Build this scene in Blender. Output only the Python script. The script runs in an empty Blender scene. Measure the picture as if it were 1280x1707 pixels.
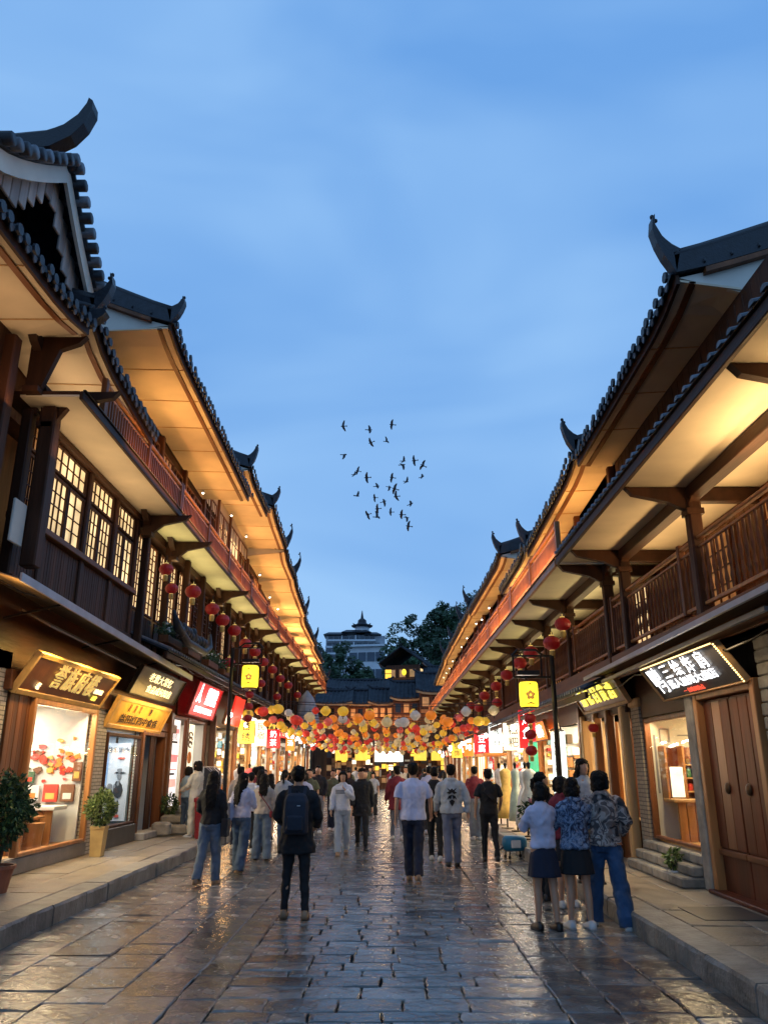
import bpy, math, random
from mathutils import Vector, Matrix, noise
R = random.Random(7)
rad = math.radians
PI = math.pi
scene = bpy.context.scene
COL = scene.collection

# ------------------------------------------------------------------ camera
PITCH = math.atan(425/1300.)
cam_data = bpy.data.cameras.new('camera'); cam = bpy.data.objects.new('camera', cam_data); COL.objects.link(cam)
cam.location = (0, 0, 1.7)
cam.rotation_euler = (PI/2+PITCH, 0, math.atan(5/1300.*math.cos(PITCH)))
cam_data.sensor_fit = 'VERTICAL'; cam_data.sensor_height = 36.0
cam_data.lens = 36.0*1300/1707.
cam_data.clip_start = .1; cam_data.clip_end = 2000
scene.camera = cam

# ------------------------------------------------------------------ world: dusk sky
W = bpy.data.worlds.new('World'); scene.world = W; W.use_nodes = True
wn = W.node_tree.nodes; wl = W.node_tree.links; wn.clear()
SUN_EL, SUN_ROT = rad(4), rad(250)
sky = wn.new('ShaderNodeTexSky'); sky.sky_type = 'NISHITA'; sky.sun_disc = False
sky.sun_elevation = SUN_EL; sky.sun_rotation = SUN_ROT
skm = wn.new('ShaderNodeVectorMath'); skm.operation = 'SCALE'; skm.inputs['Scale'].default_value = .12
tc = wn.new('ShaderNodeTexCoord')
mp = wn.new('ShaderNodeMapping'); mp.inputs['Scale'].default_value = (1.0, 1.0, 2.3); mp.inputs['Rotation'].default_value = (0, .35, .2)
nz = wn.new('ShaderNodeTexNoise'); nz.inputs['Scale'].default_value = 1.9; nz.inputs['Detail'].default_value = 3.5; nz.inputs['Roughness'].default_value = .45; nz.inputs['Distortion'].default_value = .5
cr = wn.new('ShaderNodeValToRGB')
cr.color_ramp.elements[0].position = .33; cr.color_ramp.elements[0].color = (.165, .41, .88, 1)
cr.color_ramp.elements[1].position = .68; cr.color_ramp.elements[1].color = (.35, .63, 1.04, 1)
mx = wn.new('ShaderNodeMix'); mx.data_type = 'RGBA'; mx.inputs[0].default_value = .9
bg = wn.new('ShaderNodeBackground'); bg.inputs['Strength'].default_value = 1.0
out = wn.new('ShaderNodeOutputWorld')
wl.new(tc.outputs['Generated'], mp.inputs['Vector']); wl.new(mp.outputs[0], nz.inputs['Vector'])
wl.new(nz.outputs['Fac'], cr.inputs[0]); wl.new(sky.outputs[0], skm.inputs[0])
wl.new(skm.outputs[0], mx.inputs[6]); wl.new(cr.outputs[0], mx.inputs[7])
wl.new(mx.outputs[2], bg.inputs['Color']); wl.new(bg.outputs[0], out.inputs[0])

sun_d = bpy.data.lights.new('sun', 'SUN'); sun_d.energy = .04; sun_d.angle = rad(20); sun_d.color = (.8, .85, 1)
sun = bpy.data.objects.new('sun', sun_d); COL.objects.link(sun)
sun.rotation_euler = (rad(60), 0, rad(-110))

scene.view_settings.view_transform = 'Standard'; scene.view_settings.look = 'None'
scene.view_settings.exposure = 0; scene.view_settings.gamma = 1; scene.view_settings.use_curve_mapping = False
scene.render.engine = 'CYCLES'
scene.cycles.use_denoising = True
scene.cycles.max_bounces = 6; scene.cycles.diffuse_bounces = 3; scene.cycles.glossy_bounces = 3
scene.cycles.transparent_max_bounces = 8; scene.cycles.sample_clamp_indirect = 4
scene.cycles.caustics_reflective = False; scene.cycles.caustics_refractive = False

# ------------------------------------------------------------------ materials
MATS = {}
def mat(name, col, rough=.6, var=.25, scale=3, bump=.15, bscale=25, stretch=(1, 1, 1), metal=0, rand=0, spec=.5,
        emit=None, es=0, rvar=0, detail=4):
    if name in MATS: return MATS[name]
    m = bpy.data.materials.new(name); m.use_nodes = True; MATS[name] = m
    n, l = m.node_tree.nodes, m.node_tree.links; p = n['Principled BSDF']
    p.inputs['Roughness'].default_value = rough; p.inputs['Metallic'].default_value = metal
    p.inputs['Specular IOR Level'].default_value = spec
    t = n.new('ShaderNodeTexCoord'); mp = n.new('ShaderNodeMapping'); mp.inputs['Scale'].default_value = stretch
    l.new(t.outputs['Object'], mp.inputs['Vector'])
    a = n.new('ShaderNodeTexNoise'); a.inputs['Scale'].default_value = scale; a.inputs['Detail'].default_value = detail
    l.new(mp.outputs[0], a.inputs['Vector'])
    r = n.new('ShaderNodeMapRange'); r.inputs['From Min'].default_value = .25; r.inputs['From Max'].default_value = .75
    r.inputs['To Min'].default_value = 1-var; r.inputs['To Max'].default_value = 1+var
    l.new(a.outputs['Fac'], r.inputs['Value'])
    src = r.outputs[0]
    if rand:
        oi = n.new('ShaderNodeObjectInfo'); r2 = n.new('ShaderNodeMapRange')
        r2.inputs['To Min'].default_value = 1-rand; r2.inputs['To Max'].default_value = 1+rand
        l.new(oi.outputs['Random'], r2.inputs['Value'])
        mu = n.new('ShaderNodeMath'); mu.operation = 'MULTIPLY'; l.new(src, mu.inputs[0]); l.new(r2.outputs[0], mu.inputs[1]); src = mu.outputs[0]
    v = n.new('ShaderNodeVectorMath'); v.operation = 'SCALE'; v.inputs[0].default_value = col[:3]
    l.new(src, v.inputs['Scale']); l.new(v.outputs[0], p.inputs['Base Color'])
    if bump:
        b = n.new('ShaderNodeTexNoise'); b.inputs['Scale'].default_value = bscale; b.inputs['Detail'].default_value = 3
        l.new(mp.outputs[0], b.inputs['Vector'])
        bp = n.new('ShaderNodeBump'); bp.inputs['Strength'].default_value = bump; bp.inputs['Distance'].default_value = .02
        l.new(b.outputs['Fac'], bp.inputs['Height']); l.new(bp.outputs[0], p.inputs['Normal'])
        if rvar:
            r3 = n.new('ShaderNodeMapRange'); r3.inputs['From Min'].default_value = .3; r3.inputs['From Max'].default_value = .7
            r3.inputs['To Min'].default_value = max(.03, rough-rvar); r3.inputs['To Max'].default_value = rough+rvar
            l.new(a.outputs['Fac'], r3.inputs['Value']); l.new(r3.outputs[0], p.inputs['Roughness'])
    if emit:
        p.inputs['Emission Color'].default_value = (*emit, 1); p.inputs['Emission Strength'].default_value = es
    return m
def glow(name, col, strength, var=.15, scale=4):
    """something that gives off light: lit paper, lit acrylic, lamp glass"""
    if name in MATS: return MATS[name]
    m = mat(name, tuple(c*.7 for c in col), rough=.5, bump=0)
    n, l = m.node_tree.nodes, m.node_tree.links; p = n['Principled BSDF']
    t = n.new('ShaderNodeTexCoord'); a = n.new('ShaderNodeTexNoise'); a.inputs['Scale'].default_value = scale; l.new(t.outputs['Object'], a.inputs['Vector'])
    r = n.new('ShaderNodeMapRange'); r.inputs['From Min'].default_value = .3; r.inputs['From Max'].default_value = .7
    r.inputs['To Min'].default_value = strength*(1-var); r.inputs['To Max'].default_value = strength*(1+var)
    l.new(a.outputs['Fac'], r.inputs['Value']); l.new(r.outputs[0], p.inputs['Emission Strength'])
    p.inputs['Emission Color'].default_value = (*col, 1)
    return m
def glass():
    if 'window_glass' in MATS: return MATS['window_glass']
    m = bpy.data.materials.new('window_glass'); m.use_nodes = True; MATS['window_glass'] = m
    n, l = m.node_tree.nodes, m.node_tree.links; n.clear()
    o = n.new('ShaderNodeOutputMaterial'); mi = n.new('ShaderNodeMixShader'); tr = n.new('ShaderNodeBsdfTransparent'); gl = n.new('ShaderNodeBsdfGlossy')
    gl.inputs['Roughness'].default_value = .02; tr.inputs[0].default_value = (.95, .97, .96, 1)
    fr = n.new('ShaderNodeLayerWeight'); fr.inputs['Blend'].default_value = .12; cl_ = n.new('ShaderNodeMath'); cl_.operation = 'MINIMUM'; cl_.inputs[1].default_value = .07
    l.new(fr.outputs['Fresnel'], cl_.inputs[0]); l.new(cl_.outputs[0], mi.inputs[0]); l.new(tr.outputs[0], mi.inputs[1]); l.new(gl.outputs[0], mi.inputs[2]); l.new(mi.outputs[0], o.inputs[0])
    return m
def roughen(m, scale, strength, dist):
    """adds pits and chips under the broad relief"""
    n, l = m.node_tree.nodes, m.node_tree.links; p = n['Principled BSDF']; bp = [q for q in n if q.type == 'BUMP'][0]; mp = [q for q in n if q.type == 'MAPPING'][0]
    a = n.new('ShaderNodeTexNoise'); a.inputs['Scale'].default_value = scale; a.inputs['Detail'].default_value = 5; a.inputs['Roughness'].default_value = .7; a.inputs['Distortion'].default_value = .6
    l.new(mp.outputs[0], a.inputs['Vector']); v = n.new('ShaderNodeTexVoronoi'); v.inputs['Scale'].default_value = scale*.45; l.new(mp.outputs[0], v.inputs['Vector'])
    ad = n.new('ShaderNodeMath'); ad.operation = 'ADD'; l.new(a.outputs['Fac'], ad.inputs[0]); mu = n.new('ShaderNodeMath'); mu.operation = 'MULTIPLY'; mu.inputs[1].default_value = .35
    l.new(v.outputs['Distance'], mu.inputs[0]); l.new(mu.outputs[0], ad.inputs[1])
    b = n.new('ShaderNodeBump'); b.inputs['Strength'].default_value = strength; b.inputs['Distance'].default_value = dist
    l.new(ad.outputs[0], b.inputs['Height']); l.new(bp.outputs[0], b.inputs['Normal']); l.new(b.outputs[0], p.inputs['Normal'])
def brick_mat(name, c1, c2, mortar, sc=1.0):
    if name in MATS: return MATS[name]
    m = mat(name, c1, rough=.85, bump=0)
    n, l = m.node_tree.nodes, m.node_tree.links; p = n['Principled BSDF']
    t = n.new('ShaderNodeTexCoord'); sp = n.new('ShaderNodeSeparateXYZ'); cb = n.new('ShaderNodeCombineXYZ'); ad = n.new('ShaderNodeMath')
    l.new(t.outputs['Object'], sp.inputs[0]); l.new(sp.outputs[0], ad.inputs[0]); l.new(sp.outputs[1], ad.inputs[1])
    l.new(ad.outputs[0], cb.inputs[0]); l.new(sp.outputs[2], cb.inputs[1])
    b = n.new('ShaderNodeTexBrick'); b.inputs['Scale'].default_value = sc; b.inputs['Brick Width'].default_value = .24; b.inputs['Row Height'].default_value = .065
    b.inputs['Mortar Size'].default_value = .008; b.inputs['Color1'].default_value = (*c1, 1); b.inputs['Color2'].default_value = (*c2, 1); b.inputs['Mortar'].default_value = (*mortar, 1)
    l.new(cb.outputs[0], b.inputs['Vector']); l.new(b.outputs['Color'], p.inputs['Base Color'])
    bp = n.new('ShaderNodeBump'); bp.invert = True; bp.inputs['Strength'].default_value = .7; bp.inputs['Distance'].default_value = .01
    l.new(b.outputs['Fac'], bp.inputs['Height']); l.new(bp.outputs[0], p.inputs['Normal'])
    return m
def print_mat(name, base, cols, scale=14, dist=1.5, rough=.75):
    """cloth with a printed all-over pattern"""
    if name in MATS: return MATS[name]
    m = mat(name, base, rough=rough, bump=.3, bscale=18)
    n, l = m.node_tree.nodes, m.node_tree.links; p = n['Principled BSDF']
    t = n.new('ShaderNodeTexCoord'); a = n.new('ShaderNodeTexNoise'); a.inputs['Scale'].default_value = scale; a.inputs['Distortion'].default_value = dist; a.inputs['Detail'].default_value = 2
    l.new(t.outputs['Object'], a.inputs['Vector'])
    c = n.new('ShaderNodeValToRGB'); c.color_ramp.interpolation = 'CONSTANT'
    e = c.color_ramp.elements
    pos = [.0, .40, .47, .54, .62, .68]
    e[0].position = 0; e[0].color = (*cols[0], 1); e[1].position = pos[1]; e[1].color = (*cols[1], 1)
    for i in range(2, len(cols)):
        q = e.new(pos[i]); q.color = (*cols[i], 1)
    l.new(a.outputs['Fac'], c.inputs[0]); l.new(c.outputs[0], p.inputs['Base Color'])
    return m

PLY = (1, 1, .12)     # grain running up
PLH = (1, .12, 1)     # grain running along the street
wood_dark = mat('dark stained timber', (.052, .019, .008), .55, .5, 6, .25, 30, PLY, rand=.25, spec=.25)
wood_dark_h = mat('dark stained timber beam', (.048, .018, .008), .55, .5, 6, .25, 30, PLH, rand=.2, spec=.25)
wood_mid = mat('brown varnished timber', (.15, .052, .017), .45, .45, 7, .2, 30, PLY, rand=.2, spec=.3)
wood_mid_h = mat('brown varnished timber rail', (.16, .055, .018), .45, .45, 7, .2, 30, PLH, rand=.2, spec=.3)
wood_orange = mat('orange varnished timber', (.38, .16, .05), .4, .35, 8, .15, 30, PLY, rand=.15)
wood_pale = mat('pale pine timber', (.5, .29, .12), .5, .25, 8, .15, 30, PLY, rand=.1)
wood_door = mat('red brown door timber', (.11, .024, .007), .45, .5, 5, .12, 20, (1, 1, .15), rand=.15, spec=.3)
wood_door_lt = mat('light brown door timber', (.22, .08, .028), .35, .3, 5, .12, 20, (1, 1, .15))
cream = mat('cream soffit render', (.66, .55, .40), .8, .2, .9, .10, 40)
cream_w = mat('pale plaster', (.66, .62, .54), .8, .12, 2, .06, 60)
tile = mat('blue grey roof tile', (.022, .026, .034), .48, .5, 9, .3, 40, rand=.35, rvar=.1, spec=.35)
tile_edge = mat('weathered tile edge', (.10, .11, .13), .5, .5, 9, .3, 30, rand=.3)
stone = mat('wet worn paving stone', (.150, .134, .116), .20, .55, 3.4, .5, 11, rand=.55, rvar=.13, spec=.7, detail=6)
roughen(stone, 26, .28, .008)
joint = mat('dark street joint', (.010, .009, .008), .9, .4, 6, .4, 40)
slab = mat('pavement slab stone', (.27, .22, .16), .38, .45, 3, .5, 22, rand=.25, rvar=.12, detail=6)
roughen(slab, 50, .6, .006)
kerbm = mat('kerb stone', (.24, .215, .18), .5, .4, 4, .7, 18, rand=.2, detail=6)
stone_rough = mat('rough step stone', (.30, .27, .22), .75, .4, 5, .8, 14, rand=.2, detail=6)
stone_dark = mat('dark polished plinth', (.06, .055, .05), .4, .3, 5, .2, 30)
brick_w = brick_mat('pale washed brick', (.52, .45, .35), (.40, .35, .27), (.16, .14, .11))
brick_g = brick_mat('grey tan brick', (.36, .30, .22), (.27, .23, .18), (.12, .10, .08))
metal_b = mat('black iron', (.02, .018, .017), .4, .3, 8, .1, 40, metal=.6)
metal_g = mat('grey sheet metal', (.42, .44, .48), .35, .15, 4, .05, 30, metal=.4)
awn_cloth = mat('taupe awning cloth', (.20, .16, .11), .85, .15, 3, .1, 40)
white_paint = mat('white paint', (.8, .78, .74), .6, .05, 3, .03, 40)
gold = mat('glowing gold leaf', (.85, .58, .14), .3, .1, 6, .1, 40, metal=.6, emit=(1, .7, .22), es=.55)  # gold leaf given its own glow, standing in for lamplight on it
gold_lit = glow('lit gold lettering', (1, .82, .42), 1.9)
yellow_lit = glow('lit yellow lettering', (1, .85, .12), 1.3)
white_lit = glow('lit white lettering', (.95, .97, 1), 2.6)
white_box = glow('lit white acrylic', (.92, 1, .95), 1.5)
warm_box = glow('lit warm acrylic', (1, .86, .6), 1.6)
red_text = glow('lit red lettering', (1, .12, .06), .9)
red_board = glow('lit red sign face', (.75, .015, .02), .9, .1)
red_board2 = mat('red painted board', (.42, .02, .018), .5, .15, 4)
lit_pane = glow('warm lit window paper', (1, .70, .34), 1.1, .55, 1.6)
dim_pane = glow('dim lit window glass', (1, .5, .18), .16, .6, 2)
dark_pane = mat('dark window glass', (.02, .018, .016), .08, .3, 2, 0)
lamp_y = glow('yellow lantern paper', (1, .78, .04), 1.5, .06, 6)
lamp_bulb = glow('bare lamp glass', (1, .93, .78), 14)
leaf_a = mat('leaf green', (.035, .07, .018), .6, .5, 6, .1, 30)
leaf_b = mat('leaf yellow green', (.15, .21, .05), .5, .4, 6, .1, 30)
leaf_c = mat('dark tree leaf', (.022, .052, .02), .6, .6, .6, .1, 10)
leaf_d = mat('mid tree leaf', (.035, .075, .028), .6, .6, .6, .1, 10)
soil = mat('plant soil', (.04, .028, .02), .95)
bark = mat('bark', (.07, .05, .035), .9, .4, 8, .6, 20, PLY)
terracotta = mat('terracotta pot', (.32, .10, .05), .6, .2, 5)
GLASS = glass()

# ------------------------------------------------------------------ mesh helpers
class MB:
    def __init__(s): s.v = []; s.f = []; s.mi = []; s.cur = 0
    def add(s, vs, fs):
        o = len(s.v); s.v += [tuple(q) for q in vs]
        for f in fs: s.f.append([o+i for i in f]); s.mi.append(s.cur)
    def box(s, x0, x1, y0, y1, z0, z1):
        if x0 > x1: x0, x1 = x1, x0
        if y0 > y1: y0, y1 = y1, y0
        if z0 > z1: z0, z1 = z1, z0
        s.add([(x0,y0,z0),(x1,y0,z0),(x1,y1,z0),(x0,y1,z0),(x0,y0,z1),(x1,y0,z1),(x1,y1,z1),(x0,y1,z1)],
              [(0,3,2,1),(4,5,6,7),(0,1,5,4),(1,2,6,5),(2,3,7,6),(3,0,4,7)])
    def bbox(s, x0, x1, y0, y1, z0, z1, c=.008):
        """box with chamfered edges"""
        if x0 > x1: x0, x1 = x1, x0
        if y0 > y1: y0, y1 = y1, y0
        if z0 > z1: z0, z1 = z1, z0
        c = min(c, (x1-x0)*.4, (y1-y0)*.4, (z1-z0)*.4)
        r = []
        for z, k in ((z0, c), (z0+c, 0), (z1-c, 0), (z1, c)):
            X0, X1, Y0, Y1 = x0+k, x1-k, y0+k, y1-k
            r.append([(X0+c-k*0,Y0,z),(X1-c,Y0,z),(X1,Y0+c,z),(X1,Y1-c,z),(X1-c,Y1,z),(X0+c,Y1,z),(X0,Y1-c,z),(X0,Y0+c,z)])
        s.loft(r)
    def loft(s, rings, cap=True, closed=True):
        n = len(rings[0]); vs = [q for r in rings for q in r]; fs = []
        for i in range(len(rings)-1):
            for j in range(n if closed else n-1):
                k = (j+1) % n
                fs.append((i*n+j, i*n+k, (i+1)*n+k, (i+1)*n+j))
        if cap: fs.append(tuple(range(n))[::-1]); fs.append(tuple((len(rings)-1)*n+j for j in range(n)))
        s.add(vs, fs)
    def tube(s, pts, r, n=8, ry=None, cap=True):
        """round (or oval) tube along pts; r a number or list"""
        P = [Vector(p) for p in pts]; rs = r if isinstance(r, (list, tuple)) else [r]*len(P)
        rings = []
        for i, p in enumerate(P):
            t = (P[min(i+1, len(P)-1)]-P[max(i-1, 0)]).normalized()
            if i == 0:
                a = Vector((0, 0, 1)) if abs(t.z) < .9 else Vector((0, 1, 0)); u = t.cross(a).normalized()
            else: u = (u-t*u.dot(t)).normalized()              # carried along, so rings never twist
            w = u.cross(t).normalized()
            q = rs[i] if isinstance(rs[i], (tuple, list)) else (rs[i], rs[i])
            rings.append([p+u*(q[0]*math.cos(2*PI*k/n))+w*(q[1]*math.sin(2*PI*k/n)) for k in range(n)])
        s.loft(rings, cap)
    def lathe(s, prof, n=12, c=(0, 0, 0)):
        s.loft([[(c[0]+r*math.cos(2*PI*k/n), c[1]+r*math.sin(2*PI*k/n), c[2]+z) for k in range(n)] for r, z in prof])
    def ell(s, c, r, n=12, m=8, rot=None):
        rings = []
        for i in range(m+1):
            a = -PI/2+PI*i/m; rr = max(math.cos(a), .02)
            ring = []
            for k in range(n):
                q = Vector((r[0]*rr*math.cos(2*PI*k/n), r[1]*rr*math.sin(2*PI*k/n), r[2]*math.sin(a)))
                if rot: q = rot @ q
                ring.append(Vector(c)+q)
            rings.append(ring)
        s.loft(rings)
    def prism(s, poly, axis, a, b):
        """poly of 2D points extruded from a to b along axis ('x','y','z')"""
        def P(p, h): return {'x': (h, p[0], p[1]), 'y': (p[0], h, p[1]), 'z': (p[0], p[1], h)}[axis]
        s.loft([[P(p, a) for p in poly], [P(p, b) for p in poly]])
    def strip(s, A, B, t=(0, 0, .03)):
        """slab between two polylines A and B with thickness t"""
        t = Vector(t); A = [Vector(p) for p in A]; B = [Vector(p) for p in B]
        s.loft([[a, b, b+t, a+t] for a, b in zip(A, B)])
    def mesh(s, name, mats, smooth=False):
        me = bpy.data.meshes.new(name); me.from_pydata(s.v, [], s.f)
        if not isinstance(mats, (list, tuple)): mats = [mats]
        for m in mats: me.materials.append(m)
        if len(mats) > 1: me.polygons.foreach_set('material_index', s.mi)
        if smooth: me.polygons.foreach_set('use_smooth', [True]*len(me.polygons))
        me.update(); return me
    def build(s, name, mats, parent=None, smooth=False, world=True):
        """link as one object; when world, the vertices are in world space and get moved into the parent's space"""
        if not s.v: return None
        if parent is not None and world:
            L = total(parent); s.v = [(x-L[0], y-L[1], z-L[2]) for x, y, z in s.v]
        o = bpy.data.objects.new(name, s.mesh(name, mats, smooth)); COL.objects.link(o)
        if parent is not None: o.parent = parent
        return o
def total(o):
    L = Vector((0, 0, 0))
    while o is not None: L = L+o.location; o = o.parent
    return L
def thing(name, label, cat, loc=(0, 0, 0), rotz=0, group=None):
    o = bpy.data.objects.new(name, None); COL.objects.link(o); o.location = loc; o.rotation_euler = (0, 0, rotz)
    o['label'] = label; o['category'] = cat
    if group: o['group'] = group
    return o
def tag(o, label, cat, group=None):
    o['label'] = label; o['category'] = cat
    if group: o['group'] = group
    return o
def struct(o): o['kind'] = 'structure'; return o
def stuff(o): o['kind'] = 'stuff'; return o
def inst(name, me, parent=None, loc=(0, 0, 0), rot=(0, 0, 0), sc=(1, 1, 1), world=True):
    o = bpy.data.objects.new(name, me); COL.objects.link(o)
    if parent is not None:
        o.parent = parent
        if world: loc = Vector(loc)-total(parent)
    o.location = loc; o.rotation_euler = rot; o.scale = sc; return o
def area(loc, to, sx, sy, power, col, spread=180):
    d = bpy.data.lights.new('lamp_and_fill_light', 'AREA'); d.shape = 'RECTANGLE'; d.size = sx; d.size_y = sy; d.energy = power; d.color = col
    d.spread = rad(spread)
    o = bpy.data.objects.new('lamp_and_fill_light', d); COL.objects.link(o); o.location = loc
    dv = Vector(to)-Vector(loc)
    z = -dv.normalized(); y = Vector((0, 1, 0)); y = (y-z*y.dot(z)).normalized(); x = y.cross(z)
    o.rotation_euler = Matrix((x, y, z)).transposed().to_euler(); return o
def point(loc, power, col, r=.08):
    d = bpy.data.lights.new('lamp_and_fill_light', 'POINT'); d.energy = power; d.color = col; d.shadow_soft_size = r
    o = bpy.data.objects.new('lamp_and_fill_light', d); COL.objects.link(o); o.location = loc; return o
def text(body, size, parent, m, loc, mt, ext=.012, name='lettering', align='CENTER', sx=1.0):
    c = bpy.data.curves.new(name, 'FONT'); c.body = body; c.size = size; c.extrude = ext; c.align_x = align; c.align_y = 'CENTER'; c.resolution_u = 2
    c.materials.append(mt)
    o = bpy.data.objects.new(name, c); COL.objects.link(o); o.parent = parent
    o.location = loc; o.rotation_euler = m; o.scale = (sx, 1, 1); TEXTS.append(o); return o
TEXTS = []
WARM = (1, .60, .24); WARM2 = (1, .74, .42); ORANGE = (1, .50, .14); YEL = (1, .84, .42)

# ================================================================== ground, street, pavements
g = MB(); g.box(-900, 900, -60, 1500, -.6, -.10); struct(g.build('ground', mat('earth', (.06, .055, .04), .9)))
g = MB(); g.box(-3.8, 2.66, -3, 130, -.3, -.035); road = struct(g.build('street', joint))
def stone_mesh(w, l, h=.06, jit=.012, mt=stone, name='paving_stone'):
    """irregular hewn stone, top at z=0, cushion edges"""
    m = MB(); out_ = []; jit *= 1.1
    nx, ny = (3, 2) if w > l else (2, 3)
    def edge(a, b, n):
        return [(a[0]+(b[0]-a[0])*i/n, a[1]+(b[1]-a[1])*i/n) for i in range(n)]
    a, b, c, d = (-w/2, -l/2), (w/2, -l/2), (w/2, l/2), (-w/2, l/2)
    pts = edge(a, b, nx)+edge(b, c, ny)+edge(c, d, nx)+edge(d, a, ny)
    pts = [(x+R.uniform(-jit, jit), y+R.uniform(-jit, jit)) for x, y in pts]
    def ring(k, z): return [(x*(1-k/(w/2)), y*(1-k/(l/2)), z+(R.uniform(-.003, .003) if z > -.02 else 0)) for x, y in pts]
    rs = [ring(0, -h), ring(0, -.012), ring(.005, -.004), ring(.013, 0)]
    m.loft(rs, cap=False)
    n = len(pts); o = len(m.v)-n; m.v.append((0, 0, R.uniform(-.002, .002)))
    for i in range(n): m.f.append([o+i, o+(i+1) % n, len(m.v)-1]); m.mi.append(0)
    return m
def lay(region, parent, top, mt, maxind, name, x0, x1, cells, jit=.010, gap=.009):
    """cells: list of (xc,yc,w,l); the nearest maxind are objects of their own, the rest one mesh"""
    rest = MB()
    for i, (xc, yc, w, l) in enumerate(cells):
        m = stone_mesh(w-gap, l-gap, jit=jit)
        tx, ty = R.uniform(-.008, .008), R.uniform(-.010, .010)
        dz = R.uniform(-.006, .004)
        if i < maxind:
            o = m.build(name, mt, parent, smooth=False, world=False); o.location = Vector((xc, yc, top+dz))-total(parent); o.rotation_euler = (tx, ty, R.uniform(-.008, .008))
        else:
            off = len(rest.v); rest.v += [(x+xc, y+yc, z+top+dz+y*tx) for x, y, z in m.v]
            rest.f += [[off+q for q in f] for f in m.f]; rest.mi += m.mi
    if rest.v: stuff(rest.build(name+'s_beyond', mt, parent, smooth=False))
cells = []
y = 4.2                                                    # central band: courses across the street
while y < 110:
    l = R.uniform(.22, .36) if y < 40 else R.uniform(.5, .8)
    x = -1.3
    while x < 1.3-.15:
        w = R.uniform(.26, .66)
        if 1.3-(x+w) < .3: w = 1.3-x
        cells.append((x+w/2, y+l/2, w, l)); x += w
    y += l
for (xa, xb) in ((-1.62, -1.3), (-2.12, -1.62), (-2.62, -2.12), (-3.2, -2.62), (-3.8, -3.2), (1.3, 1.68), (1.68, 2.2), (2.2, 2.66)):
    y = 4.2-R.uniform(0, .8)
    while y < 110:
        l = R.uniform(.38, .85) if y < 40 else R.uniform(1.4, 2.2)
        cells.append(((xa+xb)/2, y+l/2, xb-xa, l)); y += l
cells.sort(key=lambda c: c[1])
lay(None, road, 0, stone, 300, 'paving_stone', 0, 0, cells)
def pavement(s, d0, d1, top, cols):
    g = MB(); g.box(s*(d0+.05), s*(d1+1.5), -3, 110, -.2, top-.035)
    pv = struct(g.build('pavement', joint)); cs = []
    for (a, b) in cols:
        y = 4.0-R.uniform(0, .8)
        while y < 100:
            l = R.uniform(.8, 1.5) if y < 35 else R.uniform(2, 3)
            cs.append((s*(a+b)/2, y+l/2, b-a, l)); y += l
    cs.sort(key=lambda c: c[1]); lay(None, pv, top, slab, 110, 'pavement_slab', 0, 0, cs, jit=.008, gap=.01)
    y = 3.2; rest = MB(); k = 0
    while y < 100:
        l = R.uniform(.8, 1.3) if y < 35 else 2.5
        h0 = top+R.uniform(-.008, .006); f = d0+R.uniform(-.01, .01)
        tgt = MB() if k < 45 else rest
        rr = []
        n = 6
        for j in range(n+1):                               # rough hewn street face
            yy = y+.006+(l-.012)*j/n; q = f+R.uniform(-.012, .012)
            rr.append([(s*q, yy, -.05), (s*(q+R.uniform(-.006, .006)), yy, top-.03), (s*(f+.02), yy, h0), (s*(f+.34), yy, h0+.002), (s*(f+.34), yy, -.05)])
        tgt.loft(rr)
        if k < 45: tgt.build('kerb_stone', kerbm, pv, smooth=False)
        y += l; k += 1
    stuff(rest.build('kerb_stones_beyond', kerbm, pv))
    return pv
pavement(-1, 3.80, 5.5, .20, ((4.15, 4.72), (4.72, 5.5)))
pavement(1, 2.66, 4.2, .20, ((3.01, 3.62), (3.62, 4.25)))

# ================================================================== building kit
def verge(b, s, y, d0, zE, rise, run, tip, w=.16, h=.26, name='verge_ridge'):
    """curved ridge of stacked tiles down the end of a roof, its tip curled up over the street"""
    lo, hi = [], []
    N = 9
    for i in range(N+1):
        t = i/N; d = d0+run*(1-t); z = zE+rise*((1-t)**1.15)
        lo.append((d, z)); hi.append((d, z+h+.06*math.sin(t*PI)))
    jt = R.uniform(.9, 1.12)
    for dd, dz, th in ((-.01, .10, .20), (-.09, .20, .15), (-.16*jt, .34, .10), (-.21*jt, .50, .065), (-.20, .61*jt, .045)):
        lo.append((d0+dd-th*.25, zE+dz*tip*1.12)); hi.append((d0+dd+th*.45, zE+dz*tip*1.12+th*1.0))
    m = MB(); m.loft([[(s*a[0], y-w/2, a[1]), (s*a[0], y+w/2, a[1]), (s*c[0], y+w/2, c[1]), (s*c[0], y-w/2, c[1])] for a, c in zip(lo, hi)])
    o = m.build(name, tile, b)
    m = MB(); m.tube([(s*c[0], y, c[1]+.01) for c in hi[:-1]], [w*.55]*(len(hi)-5)+[w*.45, w*.34, w*.26, w*.2], 8)
    e = hi[-1]; m.ell((s*(e[0]-.01), y, e[1]+.005), (.03, .03, .035), 8, 5); m.ell((s*(e[0]+.03), y, e[1]-.05), (.028, .028, .028), 8, 5)
    for i in range(2, N, 1):                                       # joints of the stacked courses
        c = lo[i]; m.box(s*(c[0]-.012), s*(c[0]+.012), y-w*.62, y+w*.62, c[1]+.05, c[1]+.10)
    m.build('ridge_cap', tile, o, smooth=True)
    m = MB(); m.loft([[(s*a[0], y-w/2-.02, a[1]-.09), (s*a[0], y+w/2+.01, a[1]-.09), (s*a[0], y+w/2+.01, a[1]-.02), (s*a[0], y-w/2-.02, a[1]-.02)] for a in lo[:N]])
    m.build('verge_board', wood_mid_h, b)
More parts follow.
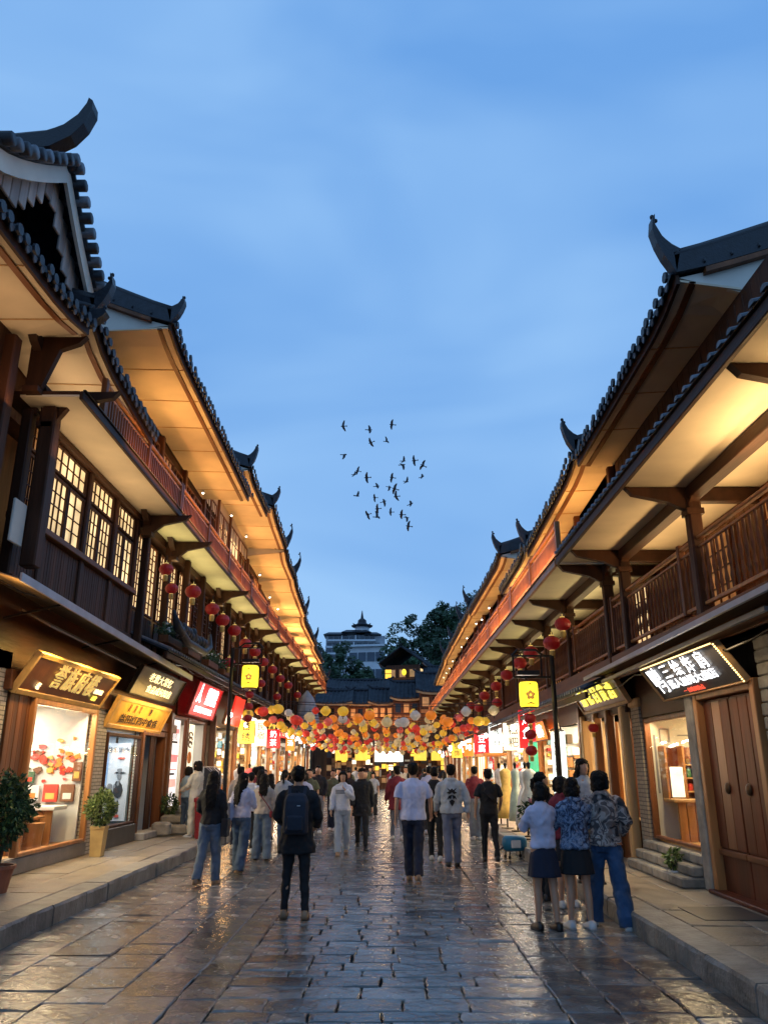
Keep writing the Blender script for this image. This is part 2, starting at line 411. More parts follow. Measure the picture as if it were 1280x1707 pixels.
def roof(b, s, y0, y1, dO, dI, z0, z1, tipN=1, tipF=0, rise=1.35, run=3.2, near=True, pitch=.2, up=.35, soff=cream):
    """one roof: soffit, fascia, tile bed, tile rows with round ends, ridges with curled tips"""
    L = y1-y0; N = max(6, int(L/.5))
    def E(y):
        t = (y-y0)/L; z = z0+(z1-z0)*t; dd = 0
        if tipN: k = max(0, 1-(y-y0)/1.3); z += up*.45*tipN*k**2.2; dd += .02*k**2
        if tipF: k = max(0, 1-(y1-y)/1.3); z += up*.45*tipF*k**2.2; dd += .02*k**2
        return dO-dd, z
    ys = [y0+L*i/N for i in range(N+1)]
    A = [(s*(E(q)[0]+.05), q, E(q)[1]-.10) for q in ys]; B = [(s*(dI+.02), q, z0+(z1-z0)*(q-y0)/L-.06) for q in ys]
    m = MB(); m.strip(A, B); m.build('soffit', soff, b)
    m = MB(); k = 1.3
    while k < L-.5:
        q = y0+k; e_ = E(q); zi = z0+(z1-z0)*k/L-.07; m.strip([(s*(e_[0]+.07), q, e_[1]-.112), (s*(e_[0]+.07), q+.02, e_[1]-.112)], [(s*dI, q, zi), (s*dI, q+.02, zi)], (0, 0, .012)); k += 1.3 if near else 2.6
    stuff(m.build('soffit_battens', wood_pale, b)) if m.v else None
    m = MB(); m.strip([(s*E(q)[0], q, E(q)[1]-.13) for q in ys], [(s*(E(q)[0]+.045), q, E(q)[1]-.13) for q in ys], (0, 0, .13)); m.build('fascia', wood_dark_h, b)
    m = MB(); m.strip([(s*(E(q)[0]+.16), q, E(q)[1]-.125) for q in ys], [(s*(E(q)[0]+.24), q, E(q)[1]-.125) for q in ys], (0, 0, .03)); m.build('soffit_trim', wood_mid_h, b)
    # tile bed
    def slope(y, t):
        d, z = E(y); return (s*(d-.05+(dO+run-d)*t), y, z+.005+rise*t**1.15)
    m = MB()
    T = [0, .12, .3, .6, 1]
    for a, c in zip(T[:-1], T[1:]): m.strip([slope(q, a) for q in ys], [slope(q, c) for q in ys], (0, 0, .03))
    m.strip([slope(q, 1) for q in ys], [(s*(dO+run*2.1), q, z0-.3) for q in ys], (0, 0, .04))
    m.build('tile_bed', tile, b)
    rest = MB(); n = max(3, int(L/pitch))
    for i in range(n):
        q = y0+L*(i+.5)/n+R.uniform(-.012, .012); m = MB() if near else rest
        P = [slope(q, t) for t in T]; r = .062 if near else .07
        rings = []
        for p in P:
            rings.append([(p[0], p[1]+r*math.cos(PI*k/5), p[2]+.02+r*1.05*math.sin(PI*k/5)) for k in range(6)])
        m.loft(rings)
        p = P[0]; a = R.uniform(-.012, .012); p = (p[0]-s*R.uniform(-.015, .03), p[1], p[2]+R.uniform(-.014, .010))
        m.loft([[(p[0]-s*(.02+e), p[1]+(r+.008)*math.cos(2*PI*k/8)+a, p[2]+.035+(r+.008)*math.sin(2*PI*k/8)) for k in range(8)] for e in (0, .035)])
        if near: m.build('tile_row', tile, b)
        # hanging drip tile between rows
        q2 = q+pitch*.5
        if q2 < y1:
            e = slope(q2, 0); w = pitch*.30
            m2 = rest; m2.loft([[(e[0]-s*x, e[1]-w, e[2]+.02), (e[0]-s*x, e[1]+w, e[2]+.02), (e[0]-s*x, e[1]+w*.6, e[2]-.05), (e[0]-s*x, e[1], e[2]-.085), (e[0]-s*x, e[1]-w*.6, e[2]-.05)] for x in (0, .018)])
    o = rest.build('drip_tiles' if near else 'roof_tiles', tile_edge if near else tile, b); stuff(o)
    e0 = E(y0)
    top_ = [(e0[0]+.05+(run-.05)*k/8, e0[1]+rise*(max(0, (k/8)))**1.15-.03) for k in range(9)]
    m = MB(); m.loft([[(s*a, yy, c) for a, c in top_]+[(s*(dO+run), yy, z0-.09), (s*dI, yy, z0-.075)] for yy in (y0+.02, y0+.07)]); m.build('gable_end', cream_w, b)
    d, z = E(y0); verge(b, s, y0+.02, d, z+.0, rise, run, max(tipN, .15))
    if tipF:
        d, z = E(y1); verge(b, s, y1-.02, d, z+.0, rise, run, tipF)
    m = MB(); zt = (z0+z1)/2+rise
    m.box(s*(dO+run-.1), s*(dO+run+.1), y0, y1, zt, zt+.35); m.build('main_ridge', tile, b)
BAL = {}
def baluster_mesh(h, mt, style):
    k = (round(h, 2), mt.name, style)
    if k not in BAL:
        m = MB()
        if style == 'turned': m.lathe([(.018, 0), (.018, h*.1), (.028, h*.2), (.016, h*.35), (.03, h*.55), (.016, h*.75), (.02, h*.9), (.018, h)], 8)
        else: m.bbox(-.018, .018, -.022, .022, 0, h, .004)
        BAL[k] = m.mesh('baluster', mt)
    return BAL[k]
def railing(b, s, y0, y1, d, z0, z1, mt, mth, near=True, sp=.13, style='square', post=2.4):
    m = MB(); m.bbox(s*(d-.035), s*(d+.035), y0, y1, z1-.05, z1, .012); rl = m.build('top_rail', mth, b)
    m = MB(); m.bbox(s*(d-.025), s*(d+.025), y0, y1, z0, z0+.05, .008); m.build('bottom_rail', mth, b)
    m = MB(); m.bbox(s*(d-.02), s*(d+.02), y0, y1, z1-.16, z1-.125, .006); m.build('middle_rail', mth, b)
    n = max(1, round((y1-y0)/post))
    for i in range(n+1):
        q = min(max(y0+(y1-y0)*i/n, y0+.04), y1-.04)
        m = MB(); m.bbox(s*(d-.045), s*(d+.045), q-.045, q+.045, z0-.02, z1+.05, .008); m.build('newel_post', mt, b)
    h = z1-.16-z0-.05; n = int((y1-y0)/sp)
    if near:
        me = baluster_mesh(h, mt, style)
        for i in range(n): inst('baluster', me, b, (s*d, y0+(i+.5)*sp, z0+.05))
    else:
        m = MB()
        for i in range(n): q = y0+(i+.5)*sp; m.box(s*(d-.015), s*(d+.015), q-.02, q+.02, z0+.05, z1-.16)
        if m.v: stuff(m.build('balusters', mt, b))
def window(b, s, d, y0, y1, z0, z1, nx=3, nz_=4, pane=lit_pane, fr=wood_dark, bar=.018, name='window', fancy=False):
    """framed lattice window: frame > lattice, pane"""
    m = MB(); w = .045
    m.bbox(s*(d-.03), s*(d+.03), y0, y0+w, z0, z1, .006); m.bbox(s*(d-.03), s*(d+.03), y1-w, y1, z0, z1, .006)
    m.bbox(s*(d-.028), s*(d+.028), y0+w, y1-w, z0, z0+w, .006); m.bbox(s*(d-.028), s*(d+.028), y0+w, y1-w, z1-w, z1, .006)
    f = m.build(name, fr, b)
    m = MB(); t = bar/2
    for i in range(1, nx): q = y0+w+(y1-y0-2*w)*i/nx; m.box(s*(d-.015), s*(d+.012), q-t, q+t, z0+w, z1-w)
    for i in range(1, nz_): q = z0+w+(z1-z0-2*w)*i/nz_; m.box(s*(d-.012), s*(d+.010), y0+w, y1-w, q-t, q+t)
    if fancy:                                            # off-grid short bars, as in old lattices
        for k in range(nx):
            ya = y0+w+(y1-y0-2*w)*k/nx; yb = ya+(y1-y0-2*w)/nx
            for j in range(nz_):
                if (k+j) % 2: za = z0+w+(z1-z0-2*w)*(j+.5)/nz_; m.box(s*(d-.013), s*(d+.008), ya+t, yb-t, za-t*.8, za+t*.8)
    m.build('lattice', fr, f)
    m = MB(); m.box(s*(d+.014), s*(d+.022), y0+w*.8, y1-w*.8, z0+w*.8, z1-w*.8); m.build('pane', pane, f)
    return f
def planks(b, s, d, y0, y1, z0, z1, w, mt, th=.03, name='plank', gap=.008, joined=False):
    n = max(1, round((y1-y0)/w)); w = (y1-y0)/n; J = MB()
    for i in range(n):
        m = J if joined else MB(); e = R.uniform(0, .006)
        m.bbox(s*(d-e), s*(d+th), y0+i*w+gap/2, y0+(i+1)*w-gap/2, z0, z1, .005)
        if not joined: m.build(name, mt, b)
    if joined: stuff(J.build(name+'s', mt, b))
def post(b, s, d, y, z0, z1, w=.2, mt=wood_dark, name='post'):
    m = MB(); m.bbox(s*(d-w/2), s*(d+w/2), y-w/2, y+w/2, z0, z1, .02); return m.build(name, mt, b)
def bracket(b, s, d, y, z, dOut, h=.32, mt=wood_dark, spike=True):
    """cantilever arm under an eave, its nose swept up like a horn"""
    pr = [(d+.1, z), (dOut, z), (dOut-.08, z+.02), (dOut+.02, z-.10), (d-.32, z-.20), (d-.12, z-h), (d+.1, z-h)]
    m = MB(); m.prism([(s*a, c) for a, c in pr], 'y', y-.05, y+.05)
    m.prism([(y-.34, z-.02), (y+.34, z-.02), (y+.42, z+.02), (y+.2, z-.16), (y+.07, z-.22), (y-.07, z-.22), (y-.2, z-.16), (y-.42, z+.02)], 'x', s*(d-.06), s*(d+.06))
    if spike: m.box(s*(d-.11), s*(d+.11), y-.11, y+.11, z-h-.08, z-h)
    return m.build('eave_bracket', mt, b)
def mid_eave(b, s, y0, y1, dO, dI, z, soff, near=True, tiles=True, fm=None):
    """the slab between the second and third storeys"""
    m = MB(); m.box(s*(dO+.06), s*(dI), y0, y1, z, z+.03); m.build('mid_soffit', soff, b)
    m = MB(); m.bbox(s*dO, s*(dO+.06), y0, y1, z-.04, z+.09, .01); m.build('mid_fascia', fm or wood_dark_h, b)
    m = MB(); m.bbox(s*(dO-.03), s*(dO+.02), y0, y1, z+.092, z+.11, .006); m.build('gutter', metal_b, b)
    m = MB(); m.box(s*(dO+.06), s*(dI+.3), y0, y1, z+.035, z+.088); m.build('balcony_floor', wood_dark_h, b)
    if tiles:
        J = MB(); n = int((y1-y0)/.22)
        for i in range(n):
            q = y0+(i+.5)*.22; m = MB() if near else J; r = .05
            m.loft([[(s*(dO-.05+.4*t), q+r*math.cos(PI*k/5), z+.11+.10*t+r*math.sin(PI*k/5)) for k in range(6)] for t in (0, 1)])
            if near: m.build('eave_tile', tile_edge, b)
        if J.v: stuff(J.build('eave_tiles', tile_edge, b))
def spotlamp(b, s, d, y, z, mt=lamp_bulb):
    m = MB(); m.lathe([(.035, .06), (.04, 0), (.03, -.02)], 8, (s*d, y, z)); o = m.build('spot_lamp', metal_g, b)
    m = MB(); m.lathe([(.028, 0), (.03, -.02), (.01, -.03)], 8, (s*d, y, z-.018)); m.build('lamp_glass', mt, o)
def third_floor(b, s, y0, y1, d, z0, z1, near, lit=.3):
    """recessed plank wall with lattice doors and windows"""
    m = MB(); m.box(s*(d+.05), s*(d+.3), y0, y1, z0, z1); m.build('upper_wall', wood_dark, b)
    n = max(1, round((y1-y0)/2.4)); w = (y1-y0)/n
    for i in range(n):
        a = y0+i*w
        post(b, s, d, a+.07, z0, z1, .14, wood_mid)
        k = 2
        for j in range(k):
            ya = a+.2+(w-.3)*j/k; yb = a+.2+(w-.3)*(j+1)/k-.06
            pm = lit_pane if R.random() < lit*.4 else (dim_pane if R.random() < lit else dark_pane)
            window(b, s, d, ya, yb, z0+.55, z1-.3, 3, 4, pm, wood_mid)
        planks(b, s, d, a+.18, a+w-.02, z0+.06, z0+.5, .2, wood_mid, joined=not near)
        if R.random() < .8: spotlamp(b, s, d-.25, a+w*.5, z1-.25)
def eave_light(s, y0, y1, d, z, power, col=ORANGE, out=.6):
    """strip lamps lying on the balcony, shining up at the soffit"""
    n = max(1, round((y1-y0)/3.2)); w = (y1-y0)/n
    for i in range(n):
        a = y0+w*(i+.5)
        area((s*d, a, z), (s*(d-out), a, z+1.2), .12, w*.55, power*w*R.uniform(.7, 1.3), col, 140)

def rail_glow(s, y0, y1, d, z, power):
    """thin strip lamps in the gutter, washing the balustrade"""
    n = max(1, round((y1-y0)/3.2)); w = (y1-y0)/n
    for i in range(n):
        a = y0+w*(i+.5); area((s*(d-.14), a, z-.12), (s*(d+.12), a, z+.35), .03, w*.8, power*w, (1, .42, .13), 160)
# ================================================================== LEFT ROW
# each building: y0,y1, roof y0,y1, eave z0,z1, eave distance, tip
FL, WL = 5.5, 5.2
def empty_b(s, y0, y1, label, name='shop_house'):
    return thing(name, label, 'building', (s*5, (y0+y1)/2, 0), 0, 'timber shop houses along the left side' if s < 0 else 'timber shop houses along the right side')
L1 = empty_b(-1, 9.9, 15.7, 'dark timber house with big lit lattice windows above the lit noodle shop, left foreground')
L2 = empty_b(-1, 15.7, 20.9, 'timber house above the closed dark door and the yellow board, left side')
L0 = empty_b(-1, 4, 9.9, 'nearest house on the left, only its gable and upturned eave corner in view')
# second floor of L0: dark wall, cream panel
m = MB(); m.box(-5.6, -9, 3, 9.75, 0, 9.2); m.build('wall', brick_w, L0)
m = MB(); m.box(-5.25, -5.6, 3, 9.7, 4.1, 7.6); m.build('upper_wall', wood_dark, L0)
for q in (7.2, 8.5, 9.55): post(L0, -1, 5.2, q, 4.1, 7.4, .2)
m = MB(); m.box(-5.18, -5.22, 8.65, 9.4, 4.3, 5.6); m.build('panel', cream_w, L0)
roof(L0, -1, 4.0, 9.75, 4.25, 5.6, 7.35, 7.55, 0, .35, rise=1.2, near=True, up=.75)
# gable with opening and ridge on top of L0, its ridge running away from the street
def big_gable(b, s, y0, ym, y1, dF, zb, zt):
    th = .12
    def prof(t): return (y0+(ym-y0)*t, zb+(zt-zb)*t**1.25)
    near_ = [prof(i/6) for i in range(7)]; far_ = [(y1+(ym-y1)*i/6, zb+(zt-zb)*(i/6)**1.25) for i in range(7)]
    for side, P in (('near', near_), ('far', far_)):
        m = MB(); m.strip([(s*(dF-.35), a, z) for a, z in P], [(s*(dF+5), a, z) for a, z in P], (0, 0, .06)); m.build('gable_slope', tile, b)
        J = 0
        for i in range(10):                               # courses of end tiles up the verge
            t = (i+.5)/10; k = int(t*6); u = t*6-k; a = P[k][0]*(1-u)+P[min(k+1, 6)][0]*u; z = P[k][1]*(1-u)+P[min(k+1, 6)][1]*u
            mm = MB()
            mm.loft([[(s*(dF-.46+.62*e), a+.085*math.cos(2*PI*k2/8), z+.09+.085*math.sin(2*PI*k2/8)) for k2 in range(8)] for e in (0, 1)])
            mm.build('verge_tile', tile_edge if i % 2 else tile, b, smooth=True)
        m = MB(); m.strip([(s*(dF-.30), a, z-.30) for a, z in P], [(s*(dF-.25), a, z-.30) for a, z in P], (0, 0, .28)); m.build('bargeboard', cream_w, b)
    m = MB(); m.prism([(a, z-.02) for a, z in near_]+[(a, z-.02) for a, z in far_[::-1]], 'x', s*(dF+.5), s*(dF+.56)); m.build('gable_shade_sheet', mat('black void', (.01, .008, .006), .9), b)  # black sheet standing in for the darkness inside the gable opening
    n = 17
    for i in range(n):                                    # hanging boards, cut in an arch
        a = y0+(y1-y0)*(i+.5)/n; t = max(0, 1-abs(a-ym)/((y1-y0)/2)); zz = zb+(zt-zb)*t**1.25
        lo = max(zb-.1, zz-.52-.30*abs(i-8)/8)
        m = MB(); m.bbox(s*(dF-.12), s*(dF-.08), a-(y1-y0)/n*.48, a+(y1-y0)/n*.48, lo, zz-.1, .01); m.build('gable_board', mat('weathered grey board', (.33, .29, .27), .7, .4, 6, .3, 20, PLY, rand=.2), b)
    # ridge band with raised curled end
    lo = [(dF+4.5, zt+.12), (dF+2, zt+.12), (dF+.6, zt+.14), (dF-.02, zt+.24), (dF-.30, zt+.42), (dF-.46, zt+.64), (dF-.55, zt+.90), (dF-.54, zt+1.05)]
    hi = [(dF+4.5, zt+.42), (dF+2, zt+.40), (dF+.6, zt+.42), (dF+.06, zt+.50), (dF-.18, zt+.62), (dF-.36, zt+.80), (dF-.46, zt+1.0), (dF-.48, zt+1.10)]
    m = MB(); m.loft([[(s*a[0], ym-.11, a[1]), (s*a[0], ym+.11, a[1]), (s*c[0], ym+.11, c[1]), (s*c[0], ym-.11, c[1])] for a, c in zip(lo, hi)]); o = m.build('gable_ridge', tile, b)
    m = MB(); m.tube([(s*c[0], ym, c[1]) for c in hi], [.10, .10, .10, .09, .075, .06, .05, .04], 8); m.build('ridge_cap', tile, o, smooth=True)
    m = MB(); m.ell((s*(dF-.05), ym, zt-.05), (.22, .16, .16), 10, 7); m.ell((s*(dF-.30), ym, zt+.0), (.12, .13, .12), 10, 7); m.build('ridge_scroll', tile, o, smooth=True)
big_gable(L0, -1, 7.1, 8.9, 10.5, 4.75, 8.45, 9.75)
# L1 lower roof
roof(L1, -1, 9.95, 13.2, 4.3, 5.7, 7.75, 7.45, .9, 0, rise=1.0, near=True, up=.6)
m = MB(); m.box(-5.75, -9, 9.95, 12.1, 6.8, 8.2); m.build('upper_wall', wood_dark, L1)
m = MB(); m.box(-5.85, -9, 9.95, 15.6, 4, 6.6); m.build('back_wall', wood_dark, L1)
# L1 second floor windows
for q in (10.35, 11.2, 12.75, 14.15, 15.45): post(L1, -1, 5.2, q, 4.1, 6.65, .16)
bays = ((10.45, 11.1), (11.3, 12.66), (12.84, 14.06), (14.24, 15.36))
for i, (a, c) in enumerate(bays):
    pn = lit_pane if i else dim_pane
    h = (a+c)/2
    window(L1, -1, 5.2, a, h-.01, 5.12, 6.06, 3, 4, pn, bar=.013); window(L1, -1, 5.2, h+.01, c, 5.12, 6.06, 2 if i % 2 else 3, 4, pn, bar=.013)
    window(L1, -1, 5.2, a, c, 6.10, 6.58, 5, 2, pn, bar=.013)
    planks(L1, -1, 5.16, a-.06, c+.06, 4.22, 4.98, .095, wood_dark, name='panel_slat')
m = MB(); m.bbox(-5.06, -5.3, 10.3, 15.5, 5.0, 5.1, .01); m.build('window_sill', wood_mid_h, L1)
m = MB(); m.bbox(-5.08, -5.3, 10.3, 15.5, 4.1, 4.2, .01); m.build('floor_beam', wood_dark_h, L1)
m = MB(); m.bbox(-5.08, -5.3, 10.3, 15.5, 6.58, 6.68, .01); m.build('head_beam', wood_dark_h, L1)
m = MB(); m.bbox(-4.98, -5.02, 9.9, 10.25, 4.55, 5.15, .01); m.build('cream_panel', cream_w, L1)
mid_eave(L1, -1, 10.0, 15.65, 4.3, 5.2, 6.7, cream, tiles=False)
bracket(L1, -1, 4.95, 10.4, 6.95, 4.0, .5); post(L1, -1, 4.9, 10.4, 4.3, 6.7, .22)
bracket(L1, -1, 4.95, 15.5, 6.68, 4.15, .36)
bracket(L1, -1, 5.0, 9.95, 7.6, 4.4, .8)
railing(L1, -1, 10.9, 15.65, 4.38, 6.84, 7.42, wood_mid, wood_orange, True, .12); rail_glow(-1, 11.5, 15.6, 4.3, 6.85, 3)
area((-4.6, 12.5, 5.9), (-4.75, 12.5, 7), .2, 4.5, 13, (1, .68, .36), 150); area((-5.1, 11.4, 6.9), (-4.7, 11.4, 7.8), .1, 2.2, 9, (1, .68, .38), 170); area((-5.0, 8.6, 6.3), (-4.7, 8.6, 7.4), .1, 2.0, 9, (1, .62, .32), 170)      # lights added under the near eaves to brighten the soffits

def left_upper(b, y0, y1, near, lit=.45, soff=cream):
    """second storey with posts and lattice doors, middle eave, balcony and third storey"""
    m = MB(); m.box(-5.55, -9, y0, y1, 2.9, 9.0); m.build('core_wall', wood_dark, b)
    n = max(1, round((y1-y0)/1.7)); w = (y1-y0)/n
    for i in range(n):
        a = y0+i*w
        post(b, -1, 5.05, a+.08, 4.05, 6.68, .15, wood_dark)
        pm = lit_pane if R.random() < lit else (dim_pane if R.random() < .6 else dark_pane)
        window(b, -1, 5.3, a+.2, a+w*.5, 4.85, 6.45, 3, 6, pm, wood_mid, fancy=near)
        window(b, -1, 5.3, a+w*.53, a+w-.04, 4.85, 6.45, 3, 6, pm, wood_mid, fancy=near)
        planks(b, -1, 5.28, a+.2, a+w-.04, 4.1, 4.8, .14, wood_dark, joined=not near)
        if i % 2: bracket(b, -1, 4.95, a+.08, 6.68, 4.15, .36)
    m = MB(); m.bbox(-5.1, -5.5, y0, y1, 6.5, 6.69, .01); m.build('head_beam', wood_dark_h, b)
    mid_eave(b, -1, y0, y1, 4.3, 5.2, 6.7, soff, near, False, wood_dark_h if near else wood_mid_h)
    railing(b, -1, y0, y1, 4.38, 6.84, 7.42, wood_mid, wood_orange, near, .12 if near else .17)
soff_y = mat('yellow cream soffit panel', (.62, .56, .34), .7, .1, 1.5, .03, 60)
left_upper(L2, 15.7, 20.9, True, .6, soff_y)
third_floor(L2, -1, 12.3, 20.9, 5.2, 6.85, 9.0, True)
roof(L2, -1, 12.3, 20.9, 3.9, 5.2, 9.2, 8.98, .75, .0, near=True, up=.3)
eave_light(-1, 13.2, 20.9, 4.75, 7.5, 6.5); rail_glow(-1, 15.5, 20.9, 4.3, 6.85, 6)
def lamp_mid(s, y0, y1, z, power, d=4.9):
    area((s*d, (y0+y1)/2, z-.7), (s*(d-.35), (y0+y1)/2, z), .15, (y1-y0)*.9, power*(y1-y0), YEL, 150)
lamp_mid(-1, 15.8, 20.8, 6.7, 3.5)
# the little carved canopy over the door, left side, and the tiled skirt roof that follows it
def skirt(b, s, y0, y1, dO, dI, z, near):
    roofless = MB(); N = max(4, int((y1-y0)/.5))
    ys = [y0+(y1-y0)*i/N for i in range(N+1)]
    roofless.strip([(s*dO, q, z) for q in ys], [(s*dI, q, z+.38) for q in ys], (0, 0, .04)); roofless.build('skirt_roof', tile, b)
    m = MB(); m.bbox(s*(dO+.02), s*(dO+.08), y0, y1, z-.12, z-.01, .01); m.build('skirt_fascia', wood_dark_h, b)
    J = MB(); n = int((y1-y0)/.2)
    for i in range(n):
        q = y0+(i+.5)*.2; m = MB() if near else J; r = .055
        m.loft([[(s*(dO-.05+(dI-dO)*t), q+r*math.cos(PI*k/5), z+.03+.38*t+r*math.sin(PI*k/5)) for k in range(6)] for t in (0, 1)])
        if near: m.build('eave_tile', tile_edge, b)
    if J.v: stuff(J.build('eave_tiles', tile_edge, b))
skirt(L2, -1, 16.0, 20.9, 4.45, 5.4, 3.95, True)
m = MB()
m.tube([(-4.35, 15.75, 4.75), (-4.3, 15.95, 4.45), (-4.3, 16.8, 4.25), (-4.3, 18.4, 4.25), (-4.3, 19.0, 4.45), (-4.35, 19.2, 4.8)], [.03, .09, .1, .1, .08, .03], 8)
for i in range(14):
    q = 16.1+i*.2; m.ell((-4.32+R.uniform(-.04, .04), q, 4.42+R.uniform(-.05, .12)), (.10, .12, .13), 7, 5)
    m.tube([(-4.36, q, 4.25), (-4.30, q+.12, 4.42), (-4.36, q+.22, 4.36)], .035, 6)
m.build('carved_canopy_crest', tile, L2, smooth=True)

LB = []
lspec = [  # y0,y1, eave z0,z1, dO, tip, label
 (20.9, 24.6, 9.75, 9.7, 3.95, 1.0, 'timber house over the red shop sign with white characters, left side'),
 (24.6, 28.2, 9.85, 9.55, 3.8, .9, 'timber house just behind the left lamp post with lit orange eave'),
 (28.2, 31.2, 9.25, 9.1, 3.8, 1.3, 'left timber house with the fifth upturned roof tip from the camera'),
 (31.2, 36.4, 8.95, 8.5, 3.8, 1.25, 'left timber house next before the last long eave, hung with red lanterns'),
 (36.4, 43.0, 8.3, 8.1, 3.9, 1.25, 'far left timber house whose eave dips below the hotel'),
 (43.0, 49.0, 8.0, 7.9, 4.0, 1.25, 'farther left timber house beside the dark tree'),
 (49.0, 57.0, 7.9, 7.6, 4.3, 1.0, 'last left timber house, its corner tip against the green tree'),
]
for (a, c, z0, z1, dO, tip, lab) in lspec:
    b = empty_b(-1, a, c, lab); LB.append(b); nr = a < 25
    left_upper(b, a, c, nr, .10, soff_y); third_floor(b, -1, a, c, 5.2, 6.85, z0-.15, nr, .35)
    rail_glow(-1, a, c, 4.3, 6.85, 8)
    if z0 > 9.3:
        m = MB(); m.box(-5.2, -9, a, c, 9.0, z0-.1); m.build('attic_wall', cream, b)
    roof(b, -1, a, c-.02, dO, 5.25, z0, z1, tip, 1.0 if a == 49 else 0, near=nr, up=.3, pitch=.2 if nr else .26)
    eave_light(-1, a, c, 4.75, 7.5, 8); lamp_mid(-1, a, c, 6.7, 3.6)
    skirt(b, -1, a, c, 4.45, 5.4, 3.95, nr)

# ================================================================== RIGHT ROW
RB = []
R1 = empty_b(1, 3.5, 13.7, 'timber house with open balcony above the white lit sign and the brown door, right foreground')
def right_upper(b, y0, y1, near, lit=.3, soff=cream, rail=True, rlm=wood_mid, posts=None):
    m = MB(); m.box(4.95, 9, y0, y1, 3.2, 7.3); m.build('core_wall', wood_dark, b)
    planks(b, 1, 4.9, y0+.02, y1-.02, 3.65, 5.2, .16, wood_mid if near else wood_dark, joined=not near)
    ps = posts or [y0+.1+i*3.1 for i in range(int((y1-y0)/3.1)+1)]
    for i, q in enumerate(ps):
        post(b, 1, 4.0, q, 3.5, 5.2, .17, wood_dark)
        bracket(b, 1, 4.0, q, 5.20, 3.2, .30)
        m = MB(); m.bbox(4.08, 4.92, q-.06, q+.06, 5.0, 5.2, .01); m.build('cross_beam', wood_dark_h, b)
    for i in range(max(1, int((y1-y0)/2.2))):
        a = y0+.5+i*2.2
        if a+1.2 < y1: window(b, 1, 4.86, a, a+1.2, 3.9, 5.0, 4, 4, lit_pane if R.random() < lit else (dim_pane if R.random() < .5 else dark_pane), wood_mid)
    m = MB(); m.bbox(3.92, 4.1, y0, y1, 5.03, 5.20, .01); m.build('head_beam', wood_dark_h, b)
    m = MB(); m.bbox(3.95, 4.95, y0, y1, 3.42, 3.55, .01); m.build('balcony_deck', wood_mid_h, b)
    m = MB(); m.bbox(3.90, 3.95, y0, y1, 3.12, 3.52, .008); m.build('deck_fascia', wood_mid_h, b)
    railing(b, 1, y0, y1, 4.0, 3.62, 4.52, wood_mid, wood_orange if near else wood_mid_h, near, .15 if near else .2, 'turned', 3.1)
    mid_eave(b, 1, y0, y1, 3.05, 4.95, 5.21, soff, near, not rail, wood_orange if rail else None)
    m = MB(); m.bbox(3.9, 4.9, y0, y1, 5.42, 5.44, .004); m.build('upper_deck', wood_dark_h, b)
    if rail: railing(b, 1, y0, y1, 3.15, 5.45, 5.98, rlm, wood_orange, near, .11 if near else .16)
right_upper(R1, 3.5, 13.7, True, .0, cream, rail=False, posts=[6.4, 9.72, 12.85])
m = MB(); m.box(4.3, 9, 3.5, 13.7, 5.45, 7.2); m.build('upper_wall', wood_dark, R1)
planks(R1, 1, 4.26, 7.0, 13.6, 5.5, 7.1, .22, wood_dark)
roof(R1, 1, 8.3, 13.75, 3.6, 4.35, 7.35, 7.22, 1.15, 0, rise=1.1, near=True, up=.3)
window(R1, 1, 4.84, 7.8, 9.3, 3.8, 5.1, 5, 5, lit_pane, wood_mid, fancy=True)
for q in (8.3, 11.3): area((4.45, q, 4.45), (3.9, q, 5.3), .2, 2.8, 22, (1, .66, .30), 170)
area((3.9, 7.0, 4.7), (3.7, 7, 5.3), .15, 2.2, 24, (1, .66, .30), 170)
rspec = [
 (13.8, 19.4, 7.25, 6.95, 3.6, 1.0, 'timber house above the second gold lettered sign, right side, orange lit eave'),
 (19.4, 24.0, 7.0, 6.95, 3.6, 1.0, 'timber house behind the right lamp post with orange balcony rail'),
 (24.0, 33.9, 8.0, 8.1, 3.6, 1.0, 'long timber house, right side, tallest roof tip of the middle distance'),
 (33.9, 37.5, 8.2, 8.2, 3.6, 1.25, 'narrow timber house on the right under the dark hill trees'),
 (37.5, 43.5, 8.2, 8.2, 3.6, 1.25, 'right timber house beyond the narrow one, spot lamps under its eave'),
 (43.5, 49.3, 8.2, 8.2, 3.6, 1.25, 'far right timber house with small white roof tip'),
 (49.3, 60.0, 8.1, 7.6, 3.6, 1.25, 'last right timber house where the street bends'),
]
for (a, c, z0, z1, dO, tip, lab) in rspec:
    b = empty_b(1, a, c, lab); RB.append(b); nr = a < 20
    right_upper(b, a, c, nr, .3, soff_y if a > 19 else cream, True, wood_orange)
    m = MB(); m.box(4.3, 5, a, c, 5.45, z0-.1); m.build('upper_back_wall', wood_dark, b)
    third_floor(b, 1, a, c, 4.25, 5.45, z0-.12, nr, .4)
    roof(b, 1, a, c-.02, dO, 4.4, z0, z1, tip, 0, near=nr, up=.3, pitch=.2 if nr else .26, rise=1.1)
    eave_light(1, a, c, 3.85, 5.75, 7.5, ORANGE, .2); rail_glow(1, a, c, 3.05, 5.45, 8)
    area((4.4, (a+c)/2, 4.5), (3.8, (a+c)/2, 5.3), .15, (c-a)*.9, 4.0*(c-a), YEL, 165)
    skirt(b, 1, a, c, 3.4, 4.3, 2.95, nr)
    if a > 33:                                        # ground floor is covered by the shops below
        pass

